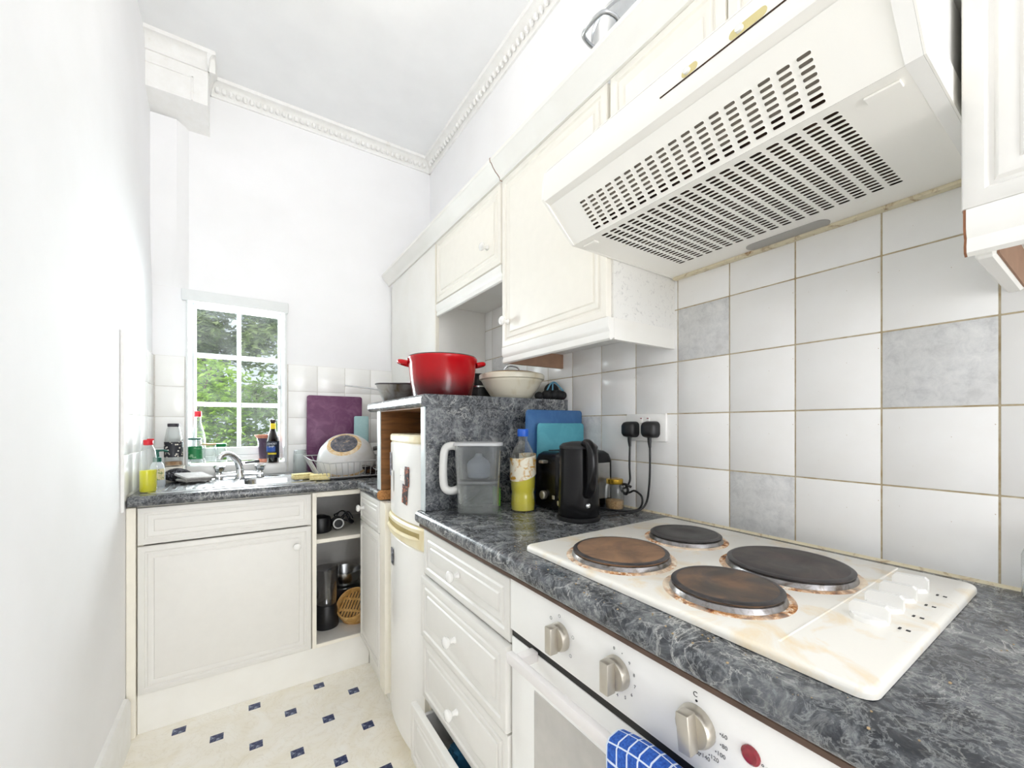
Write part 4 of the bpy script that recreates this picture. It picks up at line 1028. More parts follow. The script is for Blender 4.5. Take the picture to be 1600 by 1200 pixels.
# grey roasting pan with handle
stained('pan_tarnish', (176, 176, 174), (112, 96, 62), .46, .7, 14, .3, metal=.6)
rp = thing('frying_pan', (.545, 1.685, HT), 'square tarnished steel pan with long thin handle', 'pan', rz=math.radians(-33))
rings = [rr3(.110, .110, .03, .001), rr3(.118, .118, .03, .006), rr3(.160, .160, .035, .066), rr3(.166, .166, .036, .068), rr3(.156, .156, .034, .067), rr3(.114, .114, .028, .008)]
mk('pan_body', loft(MB(), rings), 'pan_tarnish', rp, 50, local=True)
mk('rim', MB().tube([(x, y, .0685) for x, y in rrect(.163, .163, .036, 6)], .003, 6, True), 'pan_dark', rp, 60, local=True)
for dy in (-.006, .006): mk('handle_rod', MB().tube([(-.078, dy, .050), (-.12, dy * .8, .056), (-.225, 0, .068)], .0028, 8), 'steel', rp, 60, local=True)
# black glove
gl = thing('oven_glove', (1.006, 1.246, HT), 'black padded glove with blue trim beside the cream bowl', 'glove')
plain('blue_trim', (96, 150, 176), .8)
m = MB()
for k, (dx, dy, r) in enumerate(((-.052, .012, .016), (-.028, -.006, .019), (-.006, -.014, .020), (.014, -.020, .020), (.030, -.026, .018))):
    m.sphere((dx, dy, r), r, 12, 8, (1, 1.3, 1))
m.sphere((.004, .004, .036), .030, 14, 10, (1.1, .8, 1.05))
mk('glove_body', m, 'black_matt', gl, 80, local=True)
mk('trim_band', MB().tube(smooth_path([(-.030, -.010, .036), (-.014, -.012, .062), (.004, -.016, .068), (.020, -.024, .052), (.034, -.032, .034)], 5), .0035, 6), 'blue_trim', gl, 60, local=True)
mk('trim_band', MB().tube(smooth_path([(-.012, -.022, .030), (-.008, -.018, .060), (.002, -.010, .070)], 5), .003, 6), 'blue_trim', gl, 60, local=True)
# steel pot on top of the wall cabinets
sp_ = thing('stock_pot', (.928, .775, ZUT + .001), 'steel pot with looped side handle on top of the wall cabinets', 'pot')
mk('pot_body', MB().lathe([(.108, 0), (.115, .004), (.118, .012), (.118, .232), (.122, .236), (.122, .240), (.115, .240), (.113, .012), (.0005, .008)], 44), 'steel', sp_, local=True)
mk('base_disc', MB().lathe([(.112, .0002), (.1195, .003), (.1195, .014), (.1175, .015)], 44, cap=False), 'steel_dull', sp_, local=True)
for s in (-1, 1):
    a = PI if s < 0 else 0; ex = Vector((math.cos(a), math.sin(a), 0)); ey = Vector((-ex.y, ex.x, 0))
    pts = smooth_path([ex * .112 + ey * .044 + Vector((0, 0, .172)), ex * .134 + ey * .046 + Vector((0, 0, .176)), ex * .162 + ey * .036 + Vector((0, 0, .178)), ex * .168 + Vector((0, 0, .178)), ex * .162 - ey * .036 + Vector((0, 0, .178)), ex * .134 - ey * .046 + Vector((0, 0, .176)), ex * .112 - ey * .044 + Vector((0, 0, .172))], 5)
    h = mk('handle', MB().tube(pts, .0058, 10), 'steel', sp_, 60, local=True)
    for q in (-1, 1):
        p = ex * .1235 + ey * .044 * q
        am = a + q * .36; M = T(.1185 * math.cos(am), .1185 * math.sin(am), .160) @ RZ(am) @ RY(PI / 2)
        mk('handle_bracket', MB().prism(rrect(.040, .022, .008, 4), -.004, .002, M), 'steel', h, local=True)
        mk('rivet', MB().sphere((0, 0, .002), .004, 8, 5, (1, 1, .5), M @ T(.008, 0, 0)), 'steel_dull', h, local=True)
mk('pot_lid', MB().lathe([(.122, .2402), (.122, .244), (.09, .256), (.02, .264), (.0005, .2645)], 44), 'steel', sp_, local=True)

# ================================================================== sink and things around it
sk = thing('kitchen_sink', (-.01, 2.32, WT), 'stainless steel inset sink with drainer under the window', 'sink')
BX, BY, BW, BH = .125, 2.30, .230, .280
outer = rrect(.600, .440, .03, 5, -.010, 2.315)
def ring(w, h, r, z, cx=BX, cy=BY): return [(x, y, z) for x, y in rrect(w, h, r, 5, cx, cy)]
rings = [[(x, y, WT + .0005) for x, y in rrect(.606, .446, .032, 5, -.010, 2.315)], [(x, y, WT + .0035) for x, y in rrect(.600, .440, .03, 5, -.010, 2.315)], [(x, y, WT + .0035) for x, y in rrect(.590, .430, .028, 5, -.010, 2.315)], [(x, y, WT + .0022) for x, y in rrect(.582, .422, .026, 5, -.010, 2.315)],
         ring(BW + .012, BH + .012, .05, WT + .0022), ring(BW + .004, BH + .004, .05, WT - .002), ring(BW, BH, .05, WT - .012), ring(BW - .02, BH - .02, .05, WT - .12), ring(BW - .06, BH - .06, .04, WT - .135)]
mk('sink_bowl_and_deck', loft(MB(), rings, cap0=False), 'steel', sk, 45)
for k in range(7): mk('drainer_ridge', MB().rbox(-.275 + .033 * k, -.262 + .033 * k, 2.15, 2.42, WT + .0018, WT + .005, .0015, 1), 'steel', sk)
mk('plug_hole', MB().lathe([(.022, 0), (.024, .002), (.018, .0015), (.0003, .001)], 20, T(BX, BY, WT - .1352)), 'steel_dull', sk)
tp = thing('mixer_tap', (-.012, 2.455, WT), 'chrome mixer tap with swan spout and two handles behind the sink', 'tap')
TY = 2.455; z0 = WT + .0035
mk('tap_bridge', MB().tube([(-.108, TY, z0 + .016), (-.07, TY, z0 + .017), (-.012, TY, z0 + .020), (.05, TY, z0 + .017), (.086, TY, z0 + .016)], [.013, .012, .016, .012, .013], 12), 'chrome', tp)
mk('tap_body', MB().lathe([(.022, 0), (.022, .012), (.019, .03), (.016, .046), (.014, .050)], 20, T(-.012, TY, z0)), 'chrome', tp)
for x in (-.096, .074):
    mk('tap_column', MB().lathe([(.018, 0), (.018, .006), (.013, .014), (.012, .030)], 16, T(x, TY, z0)), 'chrome', tp)
    mk('tap_handle', MB().lathe([(.010, .030), (.015, .034), (.0235, .056), (.0235, .060), (.018, .065), (.0003, .066)], 8, T(x, TY, z0)), 'chrome', tp, 20)
pts = smooth_path([(-.012, TY, z0 + .045), (-.022, TY - .004, z0 + .082), (-.044, TY - .014, z0 + .112), (-.066, TY - .026, z0 + .122), (-.086, TY - .036, z0 + .114), (-.094, TY - .040, z0 + .100)], 5)
mk('spout', MB().tube(pts, [.0165 - .005 * i / len(pts) for i in range(len(pts))], 12), 'chrome', tp, 60)

plain('red_cap', (206, 26, 44), .35, var=.05); plain('green_cap', (24, 128, 66), .4, var=.05); plain('dark_green_cap', (26, 96, 82), .4, var=.05)
liquid('soap_yellow', (244, 238, 24), .2)
# washing-up liquid: oval bottle
wb_ = thing('washing_up_bottle', (-.314, 2.150, WT), 'clear bottle of yellow washing-up liquid with red cap', 'bottle', rz=.35)
def oval(w, h, z, n=20): return [(w / 2 * math.cos(2 * PI * k / n), h / 2 * math.sin(2 * PI * k / n), z) for k in range(n)]
mk('bottle_body', loft(MB(), [oval(.050, .034, .001), oval(.056, .038, .006), oval(.056, .038, .09), oval(.052, .036, .13), oval(.044, .030, .165), oval(.028, .024, .185), oval(.022, .022, .192)], cap1=False), 'clear_plastic', wb_, 60, local=True)
mk('liquid', loft(MB(), [oval(.048, .032, .003), oval(.053, .0355, .008), oval(.053, .0355, .088), oval(.05, .033, .0885)]), 'soap_yellow', wb_, 60, local=True)
m = MB().lathe([(.0145, .188), (.0155, .190), (.0155, .206), (.0135, .209), (.0003, .2095)], 18); m.rbox(-.004, .018, -.006, .006, .206, .213, .002, 1)
mk('cap', m, 'red_cap', wb_, local=True)
# soap pump
pb = thing('soap_pump_bottle', (-.310, 2.325, WT), 'white soap bottle with dark green pump beside the washing-up liquid', 'bottle', rz=.3)
plain('soap_white', (216, 224, 232), .3, var=.03); stained('soap_label', (240, 230, 190), (90, 130, 60), .5, .62, 60, .5)
mk('bottle_body', loft(MB(), [oval(.050, .034, .001), oval(.056, .038, .008), oval(.054, .038, .07), oval(.044, .032, .095), oval(.026, .024, .110)]), 'soap_white', pb, 60, local=True)
m = MB(); v = []
for k in range(9):
    a = -PI * .78 + PI * .56 * k / 8; v += [(.0288 * math.cos(a), .0196 * math.sin(a), .03), (.0288 * math.cos(a), .0196 * math.sin(a), .078)]
mk('label_paper', MB().add(v, [(2 * k, 2 * k + 2, 2 * k + 3, 2 * k + 1) for k in range(8)]), 'soap_label', pb, 60, local=True)
m = MB().lathe([(.015, .108), (.015, .126), (.008, .130), (.006, .150), (.009, .152), (.009, .160), (.0003, .161)], 16); m.tube([(0, 0, .156), (.02, 0, .157), (.036, 0, .152)], .0045, 8)
mk('pump', m, 'dark_green_cap', pb, local=True)
# jars on and beside the sill
SZ = OZ0 + .0022
tag(mk('wooden_block', MB().rbox(-.322, -.238, 2.500, 2.588, WT + .0005, .9805, .003, 2), 'unit_cream'), 'pale block in the corner carrying the black-labelled jar', 'block')
t = newmat('black_label'); v = t.coord(); vo = t.node('ShaderNodeTexVoronoi'); vo.inputs['Scale'].default_value = 70; t.link(v, vo.inputs['Vector'])
t.col(t.ramp(vo.outputs['Distance'], [(.0, lin((228, 222, 210))), (.22, lin((228, 222, 210))), (.26, lin((36, 36, 44))), (1, lin((36, 36, 44)))], 'CONSTANT')); t.bsdf.inputs['Roughness'].default_value = .5
plain('lid_dark', (52, 48, 56), .4); stained('brown_paste', (176, 130, 84), (206, 170, 128), .4, .7, 20, .6)
jar('glass_jar', (-.279, 2.545, .981), 'large glass jar with black printed label left of the window', [(.030, .001), (.035, .005), (.0355, .10), (.034, .13), (.0265, .178), (.021, .192), (.021, .198)],
    [(.0225, .190), (.0235, .193), (.0235, .204), (.021, .206), (.0003, .2065)], 'lid_dark', contents=[(.0003, .003), (.033, .006), (.033, .022), (.0003, .024)], cmat='brown_paste', label_band=(.045, .118, .0362, -PI * .95, PI * .05), lmat='black_label')
jar('glass_bottle', (-.196, 2.690, SZ), 'tall clear glass bottle with red cap on the window sill', [(.026, .001), (.031, .005), (.031, .14), (.028, .16), (.014, .215), (.0125, .25), (.0125, .262)],
    [(.0145, .250), (.0152, .252), (.0152, .276), (.0135, .279), (.0003, .2795)], 'red_cap', cat='bottle')
stained('green_label', (34, 128, 74), (150, 196, 160), .58, .64, 40, .5)
jar('glass_jar', (-.204, 2.622, SZ), 'glass jar with green label and thin dark green lid on sill', [(.026, .001), (.030, .005), (.0305, .10), (.027, .125), (.026, .134)],
    [(.0275, .132), (.029, .134), (.029, .141), (.0003, .1425)], 'dark_green_cap', label_band=(.035, .10, .0312, -PI * .98, PI * .02), lmat='green_label')
plain('lid_wood', (206, 178, 128), .6, var=.1)
jar('glass_jar', (-.146, 2.632, SZ), 'clear glass jar with flat wooden lid on the sill', [(.022, .001), (.027, .004), (.0275, .09), (.026, .104)],
    [(.028, .103), (.029, .105), (.029, .112), (.0003, .113)], 'lid_wood')
stained('round_label', (96, 140, 60), (180, 170, 130), .5, .6, 60, .5)
jar('glass_jar', (-.096, 2.650, SZ), 'small glass jar with bright green lid beside the tap', [(.020, .001), (.024, .004), (.0245, .075), (.021, .090), (.020, .095)],
    [(.0225, .092), (.0235, .094), (.0235, .110), (.0003, .112)], 'green_cap', label_band=(.025, .062, .0252, -PI * .55, -PI * .12), lmat='round_label')
# flower pot
pt = thing('flower_pot', (.113, 2.682, SZ), 'purple glazed flower pot with terracotta rim and saucer', 'flower pot')
stained('pot_purple', (72, 54, 76), (104, 88, 110), .45, .7, 14, .3); stained('terracotta', (206, 128, 104), (226, 170, 146), .4, .7, 20, .8)
mk('pot_body', MB().lathe([(.032, .008), (.034, .012), (.044, .118), (.047, .124), (.049, .138), (.045, .138), (.037, .02), (.0004, .018)], 32), 'pot_purple', pt, local=True)
mk('pot_rim', MB().lathe([(.0495, .134), (.059, .148), (.059, .153), (.050, .153), (.045, .136)], 32, cap=False), 'terracotta', pt, local=True)
mk('saucer', MB().lathe([(.032, .0), (.038, .002), (.040, .020), (.037, .020), (.035, .006), (.0004, .005)], 32), 'terracotta', pt, local=True)
# beer bottle
bb = thing('beer_bottle', (.139, 2.614, SZ), 'brown beer bottle with blue label and yellow neck foil', 'bottle', rz=0)
mk('bottle_body', MB().lathe([(.026, .001), (.030, .004), (.0305, .12), (.029, .135), (.018, .168), (.0135, .185), (.0125, .22), (.0135, .222), (.0135, .232)], 28, cap=False), 'brown_glass', bb, 60, local=True)
plain('beer_dark', (58, 32, 14), .2, var=.1)
mk('beer', MB().lathe([(.0003, .003), (.028, .004), (.0285, .12), (.027, .134), (.016, .166), (.011, .19), (.0003, .19)], 28), 'beer_dark', bb, 60, local=True)
plain('foil_yellow', (232, 206, 30), .35, var=.06); plain('cap_black', (40, 26, 22), .4)
mk('neck_foil', MB().lathe([(.0152, .186), (.0142, .19), (.0135, .215), (.0132, .216)], 24, cap=False), 'foil_yellow', bb, local=True)
mk('cap', MB().lathe([(.0150, .222), (.0155, .226), (.0145, .236), (.0003, .237)], 22), 'cap_black', bb, local=True)
plain('label_blue', (38, 84, 168), .5, var=.1); plain('label_navy', (22, 28, 50), .5, var=.1)
def band(parent, r, z0, z1, a0, a1, mat, name='label_paper'):
    v = []; n_ = 16
    for k in range(n_ + 1):
        a = a0 + (a1 - a0) * k / n_; v += [(r * math.cos(a), r * math.sin(a), z0), (r * math.cos(a), r * math.sin(a), z1)]
    return mk(name, MB().add(v, [(2 * k, 2 * k + 2, 2 * k + 3, 2 * k + 1) for k in range(n_)]), mat, parent, 60, local=True)
lb = band(bb, .0312, .028, .118, -PI * .98, -PI * .02, 'label_navy')
band(lb, .0314, .062, .090, -PI * .95, -PI * .40, 'label_blue', 'label_patch'); band(lb, .0315, .046, .055, -PI * .80, -PI * .34, 'foil_yellow', 'label_patch')
def wrap_text(s, size, r, z, a_mid, parent, mat):
    mb = text_mesh(s, size, Matrix.Identity(4), .0001); out = MB()
    vv = []
    for (x, y, zz_) in mb.v:
        a = a_mid + x / r; vv.append(((r + zz_) * math.cos(a), (r + zz_) * math.sin(a), z + y))
    out.add(vv, mb.f); return mk('lettering', out, mat, parent, 0, local=True)
plain('print_white', (232, 236, 242), .6)
wrap_text('GHOST', .0145, .0318, .104, -PI * .56, lb, 'print_white'); wrap_text('SHIP', .0145, .0318, .089, -PI * .60, lb, 'print_white')
# small things
rz_ = thing('safety_razor', (.040, 2.618, SZ), 'small black pegs lying on the sill between tap and pot', 'pegs')
m = MB().tube([(-.03, -.004, .006), (.0, .002, .008), (.030, .0, .010)], .0055, 8); m.rbox(.012, .036, -.010, .012, .003, .018, .003, 2); mk('peg_body', m, 'black_satin', rz_, local=True)
rz_.name = 'clothes_peg'
stained('scourer', (26, 26, 30), (120, 120, 128), .52, .6, 90, .9)
random.seed(5); m = MB().sphere((-.256, 2.455, WT + .034), 1, 22, 14, (.052, .030, .030))
m.v = [(x + random.uniform(-.002, .002), y + random.uniform(-.002, .002), z + random.uniform(-.002, .002)) for x, y, z in m.v]
tag(mk('scouring_roll', m, 'scourer', smooth=80), 'black speckled scouring roll behind the drainer', 'scourer')
stained('pad_grey', (196, 194, 192), (170, 168, 168), .4, .7, 120, .95)
p = thing('dish_cloth', (-.190, 2.385, WT + .005), 'folded grey dish cloth lying on the drainer', 'cloth', rz=.55)
mk('cloth_top', MB().rbox(-.058, .058, -.052, .052, .012, .024, .004, 2, RY(.05) @ RX(.16) @ T(0, 0, .010)), 'pad_grey', p, local=True)
mk('cloth_underside', MB().rbox(-.050, .054, -.046, .050, .0015, .0125, .004, 2, RY(.05) @ T(0, 0, .002)), 'pad_grey', p, local=True)
stained('sponge_yellow', (238, 226, 172), (216, 196, 128), .4, .7, 110, .95)
def sponge(x, y, rz, lab):
    o = thing('sponge', (x, y, WT + .0035), lab, 'sponge', 'sponges by the dish rack', rz)
    mk('sponge_body', MB().rbox(-.045, .045, -.030, .030, 0, .021, .006, 3), 'sponge_yellow', o, local=True)
    mk('scour_layer', MB().rbox(-.0445, .0445, -.0295, .0295, .0205, .0265, .003, 2), 'sponge_yellow', o, local=True)
sponge(.245, 2.235, .15, 'pale yellow sponge beside the tumbler'); sponge(.312, 2.160, -.15, 'pale yellow sponge nearest the dish rack')
# tumbler upside down
tb = thing('glass_tumbler', (.262, 2.500, WT + .001), 'upturned clear glass tumbler standing right of the window', 'glass')
glass('frosted_glass', (250, 252, 252), .5, .05, (244, 246, 246))
mk('glass_body', MB().lathe([(.036, 0), (.0385, .001), (.034, .10), (.031, .126), (.026, .130), (.024, .126), (.0305, .10), (.0355, .003), (.036, 0)], 24, cap=False), 'frosted_glass', tb, 60, local=True)
mk('glass_base', MB().lathe([(.0295, .112), (.031, .126), (.026, .131), (.0003, .129)], 24), 'frosted_glass', tb, 60, local=True)
# boards by the wall
board('chopping_board', .300, .598, 2.558, 2.566, WT + .004, 1.348, 'board_purple', 'large purple chopping board leaning on the end wall', -.035, .014)
board('chopping_board', .545, .628, 2.515, 2.521, WT + .06, 1.232, 'board_pale', 'narrow pale blue chopping board behind the wok', -.03, .01)
# dish rack
rk = thing('dish_rack', (.46, 2.27, WT), 'white wire dish rack holding the upturned wok', 'dish rack')
plain('wire_white', (178, 178, 178), .35, metal=.3, var=.05)
rx0, rx1, ry0, ry1 = .315, .625, 2.105, 2.440
top = [(rx0 - .045, ry1, 1.015), (rx0 - .045, ry0 + .05, 1.012), (rx0 + .03, ry0, .995), (rx1, ry0, 1.004), (rx1, ry1, 1.015)]
bot = [(rx0, ry1 - .02, WT + .014), (rx0, ry0 + .05, WT + .014), (rx0 + .04, ry0 + .01, WT + .014), (rx1 - .01, ry0 + .01, WT + .014), (rx1 - .01, ry1 - .02, WT + .014)]
mk('rim_wire', MB().tube(top, .0028, 8, True), 'wire_white', rk); mk('base_wire', MB().tube(bot, .0025, 8, True), 'wire_white', rk)
def lerp3(a, b, q): return tuple(x + (y - x) * q for x, y in zip(a, b))
for i in range(5):
    n_ = (9, 3, 10, 10, 9)[i] if i != 1 else 3
    for k in range(n_):
        q = k / n_; a, b = lerp3(top[i], top[(i + 1) % 5], q), lerp3(bot[i], bot[(i + 1) % 5], q)
        mk('wire', MB().tube([a, b], .0020, 6), 'wire_white', rk, 60)
for k in range(9):
    x = rx0 + .03 + (rx1 - rx0 - .05) * k / 8
    mk('wire', MB().tube([(x, ry0 + .012, WT + .014), (x, ry1 - .02, WT + .014)], .0016, 6), 'wire_white', rk, 60)
for x, y in ((rx0 + .05, ry0 + .03), (rx1 - .03, ry0 + .03), (rx0 + .03, ry1 - .04), (rx1 - .03, ry1 - .04)):
    mk('foot', MB().lathe([(.006, 0), (.005, .014)], 8, T(x, y, WT)), 'wire_white', rk)
tag(mk('drip_tray', MB().rbox(rx0 + .035, rx1 - .02, ry0 + .022, ry1 - .03, WT + .001, WT + .009, .003, 2), 'black_satin'), 'black drip tray under the dish rack', 'tray')
# wok, upturned in the rack
stained('wok_grey', (214, 214, 214), (196, 190, 180), .5, .8, 8, .3); t = newmat('burnt_base'); tc = t.node('ShaderNodeTexCoord'); v = tc.outputs['Object']
n = t.noise(v, 50, 6, .7); t.col(t.ramp(n, [(.35, lin((46, 48, 58))), (.55, lin((92, 92, 100))), (.70, lin((176, 150, 128)))])); t.bsdf.inputs['Roughness'].default_value = .5
stained('burnt_edge', (206, 170, 116), (226, 214, 190), .42, .66, 34, .6)
wk = thing('wok', (.455, 2.280, 1.012), 'pale grey wok lying upside down with scorched base', 'wok')
A = axis_to((-.22, -.60, .77)) @ Matrix.Diagonal((1.0, 1.0, 1, 1))
wprof = [(.146, -.045), (.148, -.040), (.143, -.005), (.128, .040), (.104, .072), (.080, .088), (.066, .094)]
mk('wok_bowl', MB().lathe([(.140, -.045)] + [(r - .004, z - .003) for r, z in wprof[::-1]][::-1][2:] + wprof[::-1], 48, A, cap=False), 'wok_grey', wk, 60, local=True)
mk('scorch_ring', MB().lathe([(.0835, .0868), (.076, .0913), (.067, .0945), (.064, .0945)], 40, A, cap=False), 'burnt_edge', wk, local=True)
mk('wok_base', MB().lathe([(.066, .0935), (.064, .0955), (.0003, .0958)], 40, A), 'burnt_base', wk, local=True)
mk('scorch_patch', MB().add([A @ Vector(((.1405 + .0012 + (.004 if j else 0)) * math.cos(a), (.1405 + .0012 + (.004 if j else 0)) * math.sin(a), (-.004 if j else .008))) for a in [(-2.0 + 1.2 * k / 12) for k in range(13)] for j in (0, 1)], [(2 * k, 2 * k + 1, 2 * k + 3, 2 * k + 2) for k in range(12)]), 'burnt_edge', wk, local=True)
hd_ = CR * 1.0 + Vector((0, .25, .12)); hd_.normalize()
b0 = Vector((.132, -.03, .04))
mk('handle', MB().tube([b0, b0 + hd_ * .03, b0 + hd_ * .062], [.011, .012, .013], 10), 'pan_dark', wk, 60, local=True)
mk('handle_end', MB().tube([b0 + hd_ * .063, b0 + hd_ * .080, b0 + hd_ * .09], [.013, .013, .009], 10), 'cork', wk, 60, local=True)
# things under the wok
stained('pan_orange', (60, 54, 56), (190, 130, 60), .56, .7, 12, .35)
fp = thing('frying_pan', (.545, 2.250, WT + .0175), 'dark frying pan lying in the dish rack under the wok', 'pan')
mk('pan_body', MB().lathe([(.070, 0), (.074, .002), (.092, .034), (.095, .036), (.090, .034), (.070, .005), (.0004, .004)], 36, RY(.0)), 'pan_orange', fp, local=True)
mk('handle', MB().tube([(.088, .02, .030), (.12, .03, .034), (.19, .055, .040)], .007, 8), 'black_satin', fp, 60, local=True)
st = thing('strainer', (.590, 2.160, WT + .045), 'small steel strainer at the near end of the dish rack', 'strainer')
mk('bowl', MB().lathe([(.0004, -.020), (.016, -.016), (.026, -.004), (.028, .004)], 20, RX(.5), cap=False), 'steel', st, local=True)
mk('rim', MB().torus(.028, .002, 24, 6, RX(.5) @ T(0, 0, .004)), 'steel', st, local=True)
mk('handle', MB().tube([(-.026, 0, .006), (-.07, .004, .016), (-.12, .006, .012)], .0025, 6), 'steel', st, 60, local=True)

# ================================================================== inside the open corner cabinet
def coil(c, r, turns, n, wob, seed):
    random.seed(seed); pts = []
    for k in range(n):
        a = 2 * PI * turns * k / n; rr_ = r * random.uniform(.75, 1.1)
        pts.append((c[0] + rr_ * math.cos(a), c[1] + rr_ * .6 * math.sin(a), c[2] + random.uniform(0, wob)))
    return smooth_path(pts, 4)
ap = thing('hand_blender', (.330, 2.24, .647), 'black electric appliance on the cabinet shelf', 'appliance')
mk('motor_body', MB().lathe([(.048, 0), (.050, .006), (.050, .055), (.044, .072), (.020, .082), (.0003, .083)], 28, T(.325, 2.235, .6465)), 'black_satin', ap)
mk('cable', MB().tube(coil((.44, 2.27, .66), .05, 3, 22, .07, 9), .0036, 8), 'black_satin', ap, 60)
wh = thing('white_ringed_dial', (.405, 2.20, .647), 'black cylinder with a white ring facing out on the cabinet shelf', 'appliance')
mk('drum', MB().lathe([(.030, -.045), (.031, 0), (.026, .004), (.0003, .004)], 24, T(.405, 2.215, .680) @ RX(PI / 2)), 'black_satin', wh)
mk('ring', MB().torus(.0235, .0035, 28, 8, T(.405, 2.2105, .680) @ RX(PI / 2)), 'knob_white', wh)
wh.name = 'ringed_appliance'
bj = thing('blender_jug', (.352, 2.235, .167), 'tall clear blender jug with black base at bottom of the open cabinet', 'jug')
mk('jug_glass', MB().lathe([(.044, .115), (.046, .12), (.058, .28), (.060, .295), (.056, .293), (.044, .125)], 28, cap=False), 'dark_glass', bj, 60, local=True)
mk('motor_base', MB().lathe([(.055, 0), (.058, .01), (.052, .08), (.046, .112), (.0003, .114)], 24), 'black_satin', bj, local=True)
mk('blade_hub', MB().lathe([(.016, .114), (.012, .135), (.0003, .14)], 12), 'steel', bj, local=True)
mk('handle', MB().tube(smooth_path([(-.052, -.01, .27), (-.074, -.016, .25), (-.074, -.016, .17), (-.052, -.01, .15)], 4), .008, 8), 'black_satin', bj, 60, local=True)
bl_ = thing('steel_mixing_bowl', (.470, 2.40, .167), 'steel bowl on top of a dark pan at back of the open cabinet', 'bowl')
mk('bowl_body', MB().lathe([(.05, .140), (.07, .146), (.088, .19), (.091, .215), (.087, .214), (.066, .15), (.0004, .144)], 32), 'steel', bl_, local=True)
dp = thing('saucepan', (.470, 2.40, .167), 'dark saucepan under the steel bowl in the open cabinet', 'pan')
mk('pan_body', MB().lathe([(.082, 0), (.086, .003), (.088, .13), (.090, .134), (.086, .134), (.080, .006), (.0004, .004)], 32), 'dark_glass' if False else 'pan_dark', dp, local=True)
mk('lid', MB().lathe([(.088, .1345), (.07, .137), (.0004, .138)], 32), 'steel_dull', dp, local=True)
# bamboo steamer leaning
stained('bamboo', (206, 158, 88), (232, 194, 128), .4, .66, 30, .55)
bsx = thing('bamboo_steamer', (.480, 2.215, .167), 'round bamboo steamer basket tipped on its side in the open cabinet', 'steamer')
A = T(0, 0, .084) @ axis_to((-.35, -.40, .60))
mk('hoop', MB().lathe([(.078, -.045), (.082, -.045), (.083, .022), (.081, .024), (.077, .022), (.076, -.045)], 36, A, cap=False), 'bamboo', bsx, local=True)
mk('outer_band', MB().lathe([(.0835, -.046), (.0865, -.045), (.0865, -.015), (.0835, -.014)], 36, A, cap=False), 'bamboo', bsx, local=True)
mk('outer_band', MB().lathe([(.0835, -.012), (.0855, -.011), (.0855, .012), (.0835, .013)], 36, A, cap=False), 'bamboo', bsx, local=True)
mk('floor_backing', MB().lathe([(.0765, -.012), (.0003, -.012)], 30, A, cap=False), 'pan_dark', bsx, local=True)
for k in range(9):
    x = -.064 + .016 * k; L = math.sqrt(max(.0001, .075 ** 2 - x * x))
    mk('slat', MB().rbox(x - .0055, x + .0055, -L, L, -.009, -.006, .001, 1, A), 'bamboo', bsx, local=True)
for y in (-.03, .03): mk('cross_slat', MB().rbox(-math.sqrt(.075 ** 2 - y * y), math.sqrt(.075 ** 2 - y * y), y - .006, y + .006, -.0058, -.003, .001, 1, A), 'bamboo', bsx, local=True)

# ================================================================== garden seen through the window
def leafmat(name, a, b, trans=.45):
    t = newmat(name); oi = t.node('ShaderNodeTexCoord'); n = t.noise(oi.outputs['Object'], 3.5, 4, .7); c = t.ramp(n, [(.3, lin(a)), (.7, lin(b))]); t.col(c)
    t.bsdf.inputs['Roughness'].default_value = .55
    tl = t.node('ShaderNodeBsdfTranslucent'); t.link(c, tl.inputs['Color']); ms = t.node('ShaderNodeMixShader'); ms.inputs[0].default_value = trans
    t.link(t.bsdf.outputs[0], ms.inputs[1]); t.link(tl.outputs[0], ms.inputs[2]); t.link(ms.outputs[0], t.out.inputs['Surface'])
leafmat('leaf_olive', (120, 140, 84), (172, 186, 134)); leafmat('leaf_bright', (126, 168, 50), (186, 214, 92)); leafmat('leaf_mid', (106, 142, 62), (160, 186, 108))
stained('bark', (92, 78, 60), (130, 112, 90), .4, .7, 20, .9)
plain('lawn', (104, 130, 66), .95, var=.25, vscale=14)
g = struct(mk('ground', MB().box(-6, 6, YB + .25, 12, -.3, -.12), 'lawn', smooth=0), 'grass outside the window')
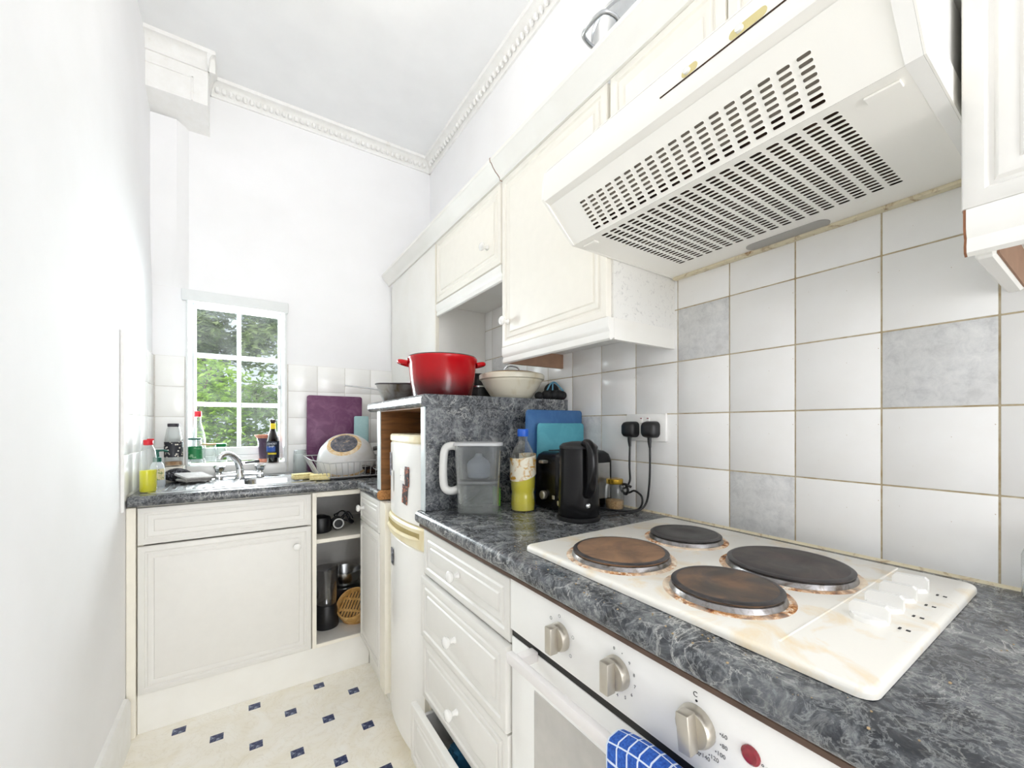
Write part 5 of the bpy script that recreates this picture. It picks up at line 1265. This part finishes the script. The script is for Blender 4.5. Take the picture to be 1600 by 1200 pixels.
def shrub(name, c, rx, ry, rz, n, size, mat, label, seed, branches=3, nb=34):
    random.seed(seed); o = thing(name, (c[0], c[1], -.12), label, 'tree' if 'tree' in name else 'shrub')
    blobs = [(c[0] + random.uniform(-.75, .75) * rx, c[1] + random.uniform(-.6, .6) * ry, c[2] + random.uniform(-.8, .8) * rz, random.uniform(.22, .42)) for _ in range(nb)]
    mb = MB()
    for k in range(n):
        bx, by, bz, br = random.choice(blobs)
        d_ = Vector((random.gauss(0, 1), random.gauss(0, 1), random.gauss(0, 1))).normalized() * br * random.uniform(.55, 1.0)
        p = Vector((bx, by, bz)) + d_
        s = size * random.uniform(.6, 1.3)
        q = Matrix.Rotation(random.uniform(0, 2 * PI), 4, 'Z') @ Matrix.Rotation(random.uniform(-.9, .9), 4, 'X') @ Matrix.Rotation(random.uniform(0, 2 * PI), 4, 'Z')
        M = Matrix.Translation(p) @ q
        mb.add([(-s, 0, 0), (0, -s * .45, s * .12), (s, 0, -s * .1), (0, s * .45, s * .12)], [(0, 1, 2), (0, 2, 3)], M)
    f_ = mk('foliage', mb, mat, o, 0); f_['kind'] = 'stuff'
    for k in range(branches):
        bx, by, bz, br = blobs[k]
        x0 = c[0] + random.uniform(-.12, .12)
        pts = smooth_path([(x0, c[1], -.12), (x0 + (bx - x0) * .3, c[1] + (by - c[1]) * .3, (bz - .12) * .45), (bx, by, bz + br * .5)], 4)
        mk('branch', MB().tube(pts, [.020 - .016 * i / len(pts) for i in range(len(pts))], 7), 'bark', o, 60)
    return o
shrub('garden_tree', (.15, 7.2, 2.7), 2.0, .9, 1.5, 36000, .060, 'leaf_olive', 'tall grey-green tree filling the top of the window view', 21, 3, 90)
shrub('garden_shrub', (-.62, 5.4, 1.28), .60, .5, .50, 7000, .042, 'leaf_bright', 'bright yellow-green shrub at left in the window view', 22)
shrub('garden_shrub', (.55, 5.9, 1.15), 1.1, .6, .60, 7000, .045, 'leaf_mid', 'mid-green bushy shrub at lower right in the window view', 23)
shrub('garden_shrub', (-.35, 4.7, .45), 1.4, .5, .42, 7000, .040, 'leaf_mid', 'low pale green shrub just below the window sill view', 24)
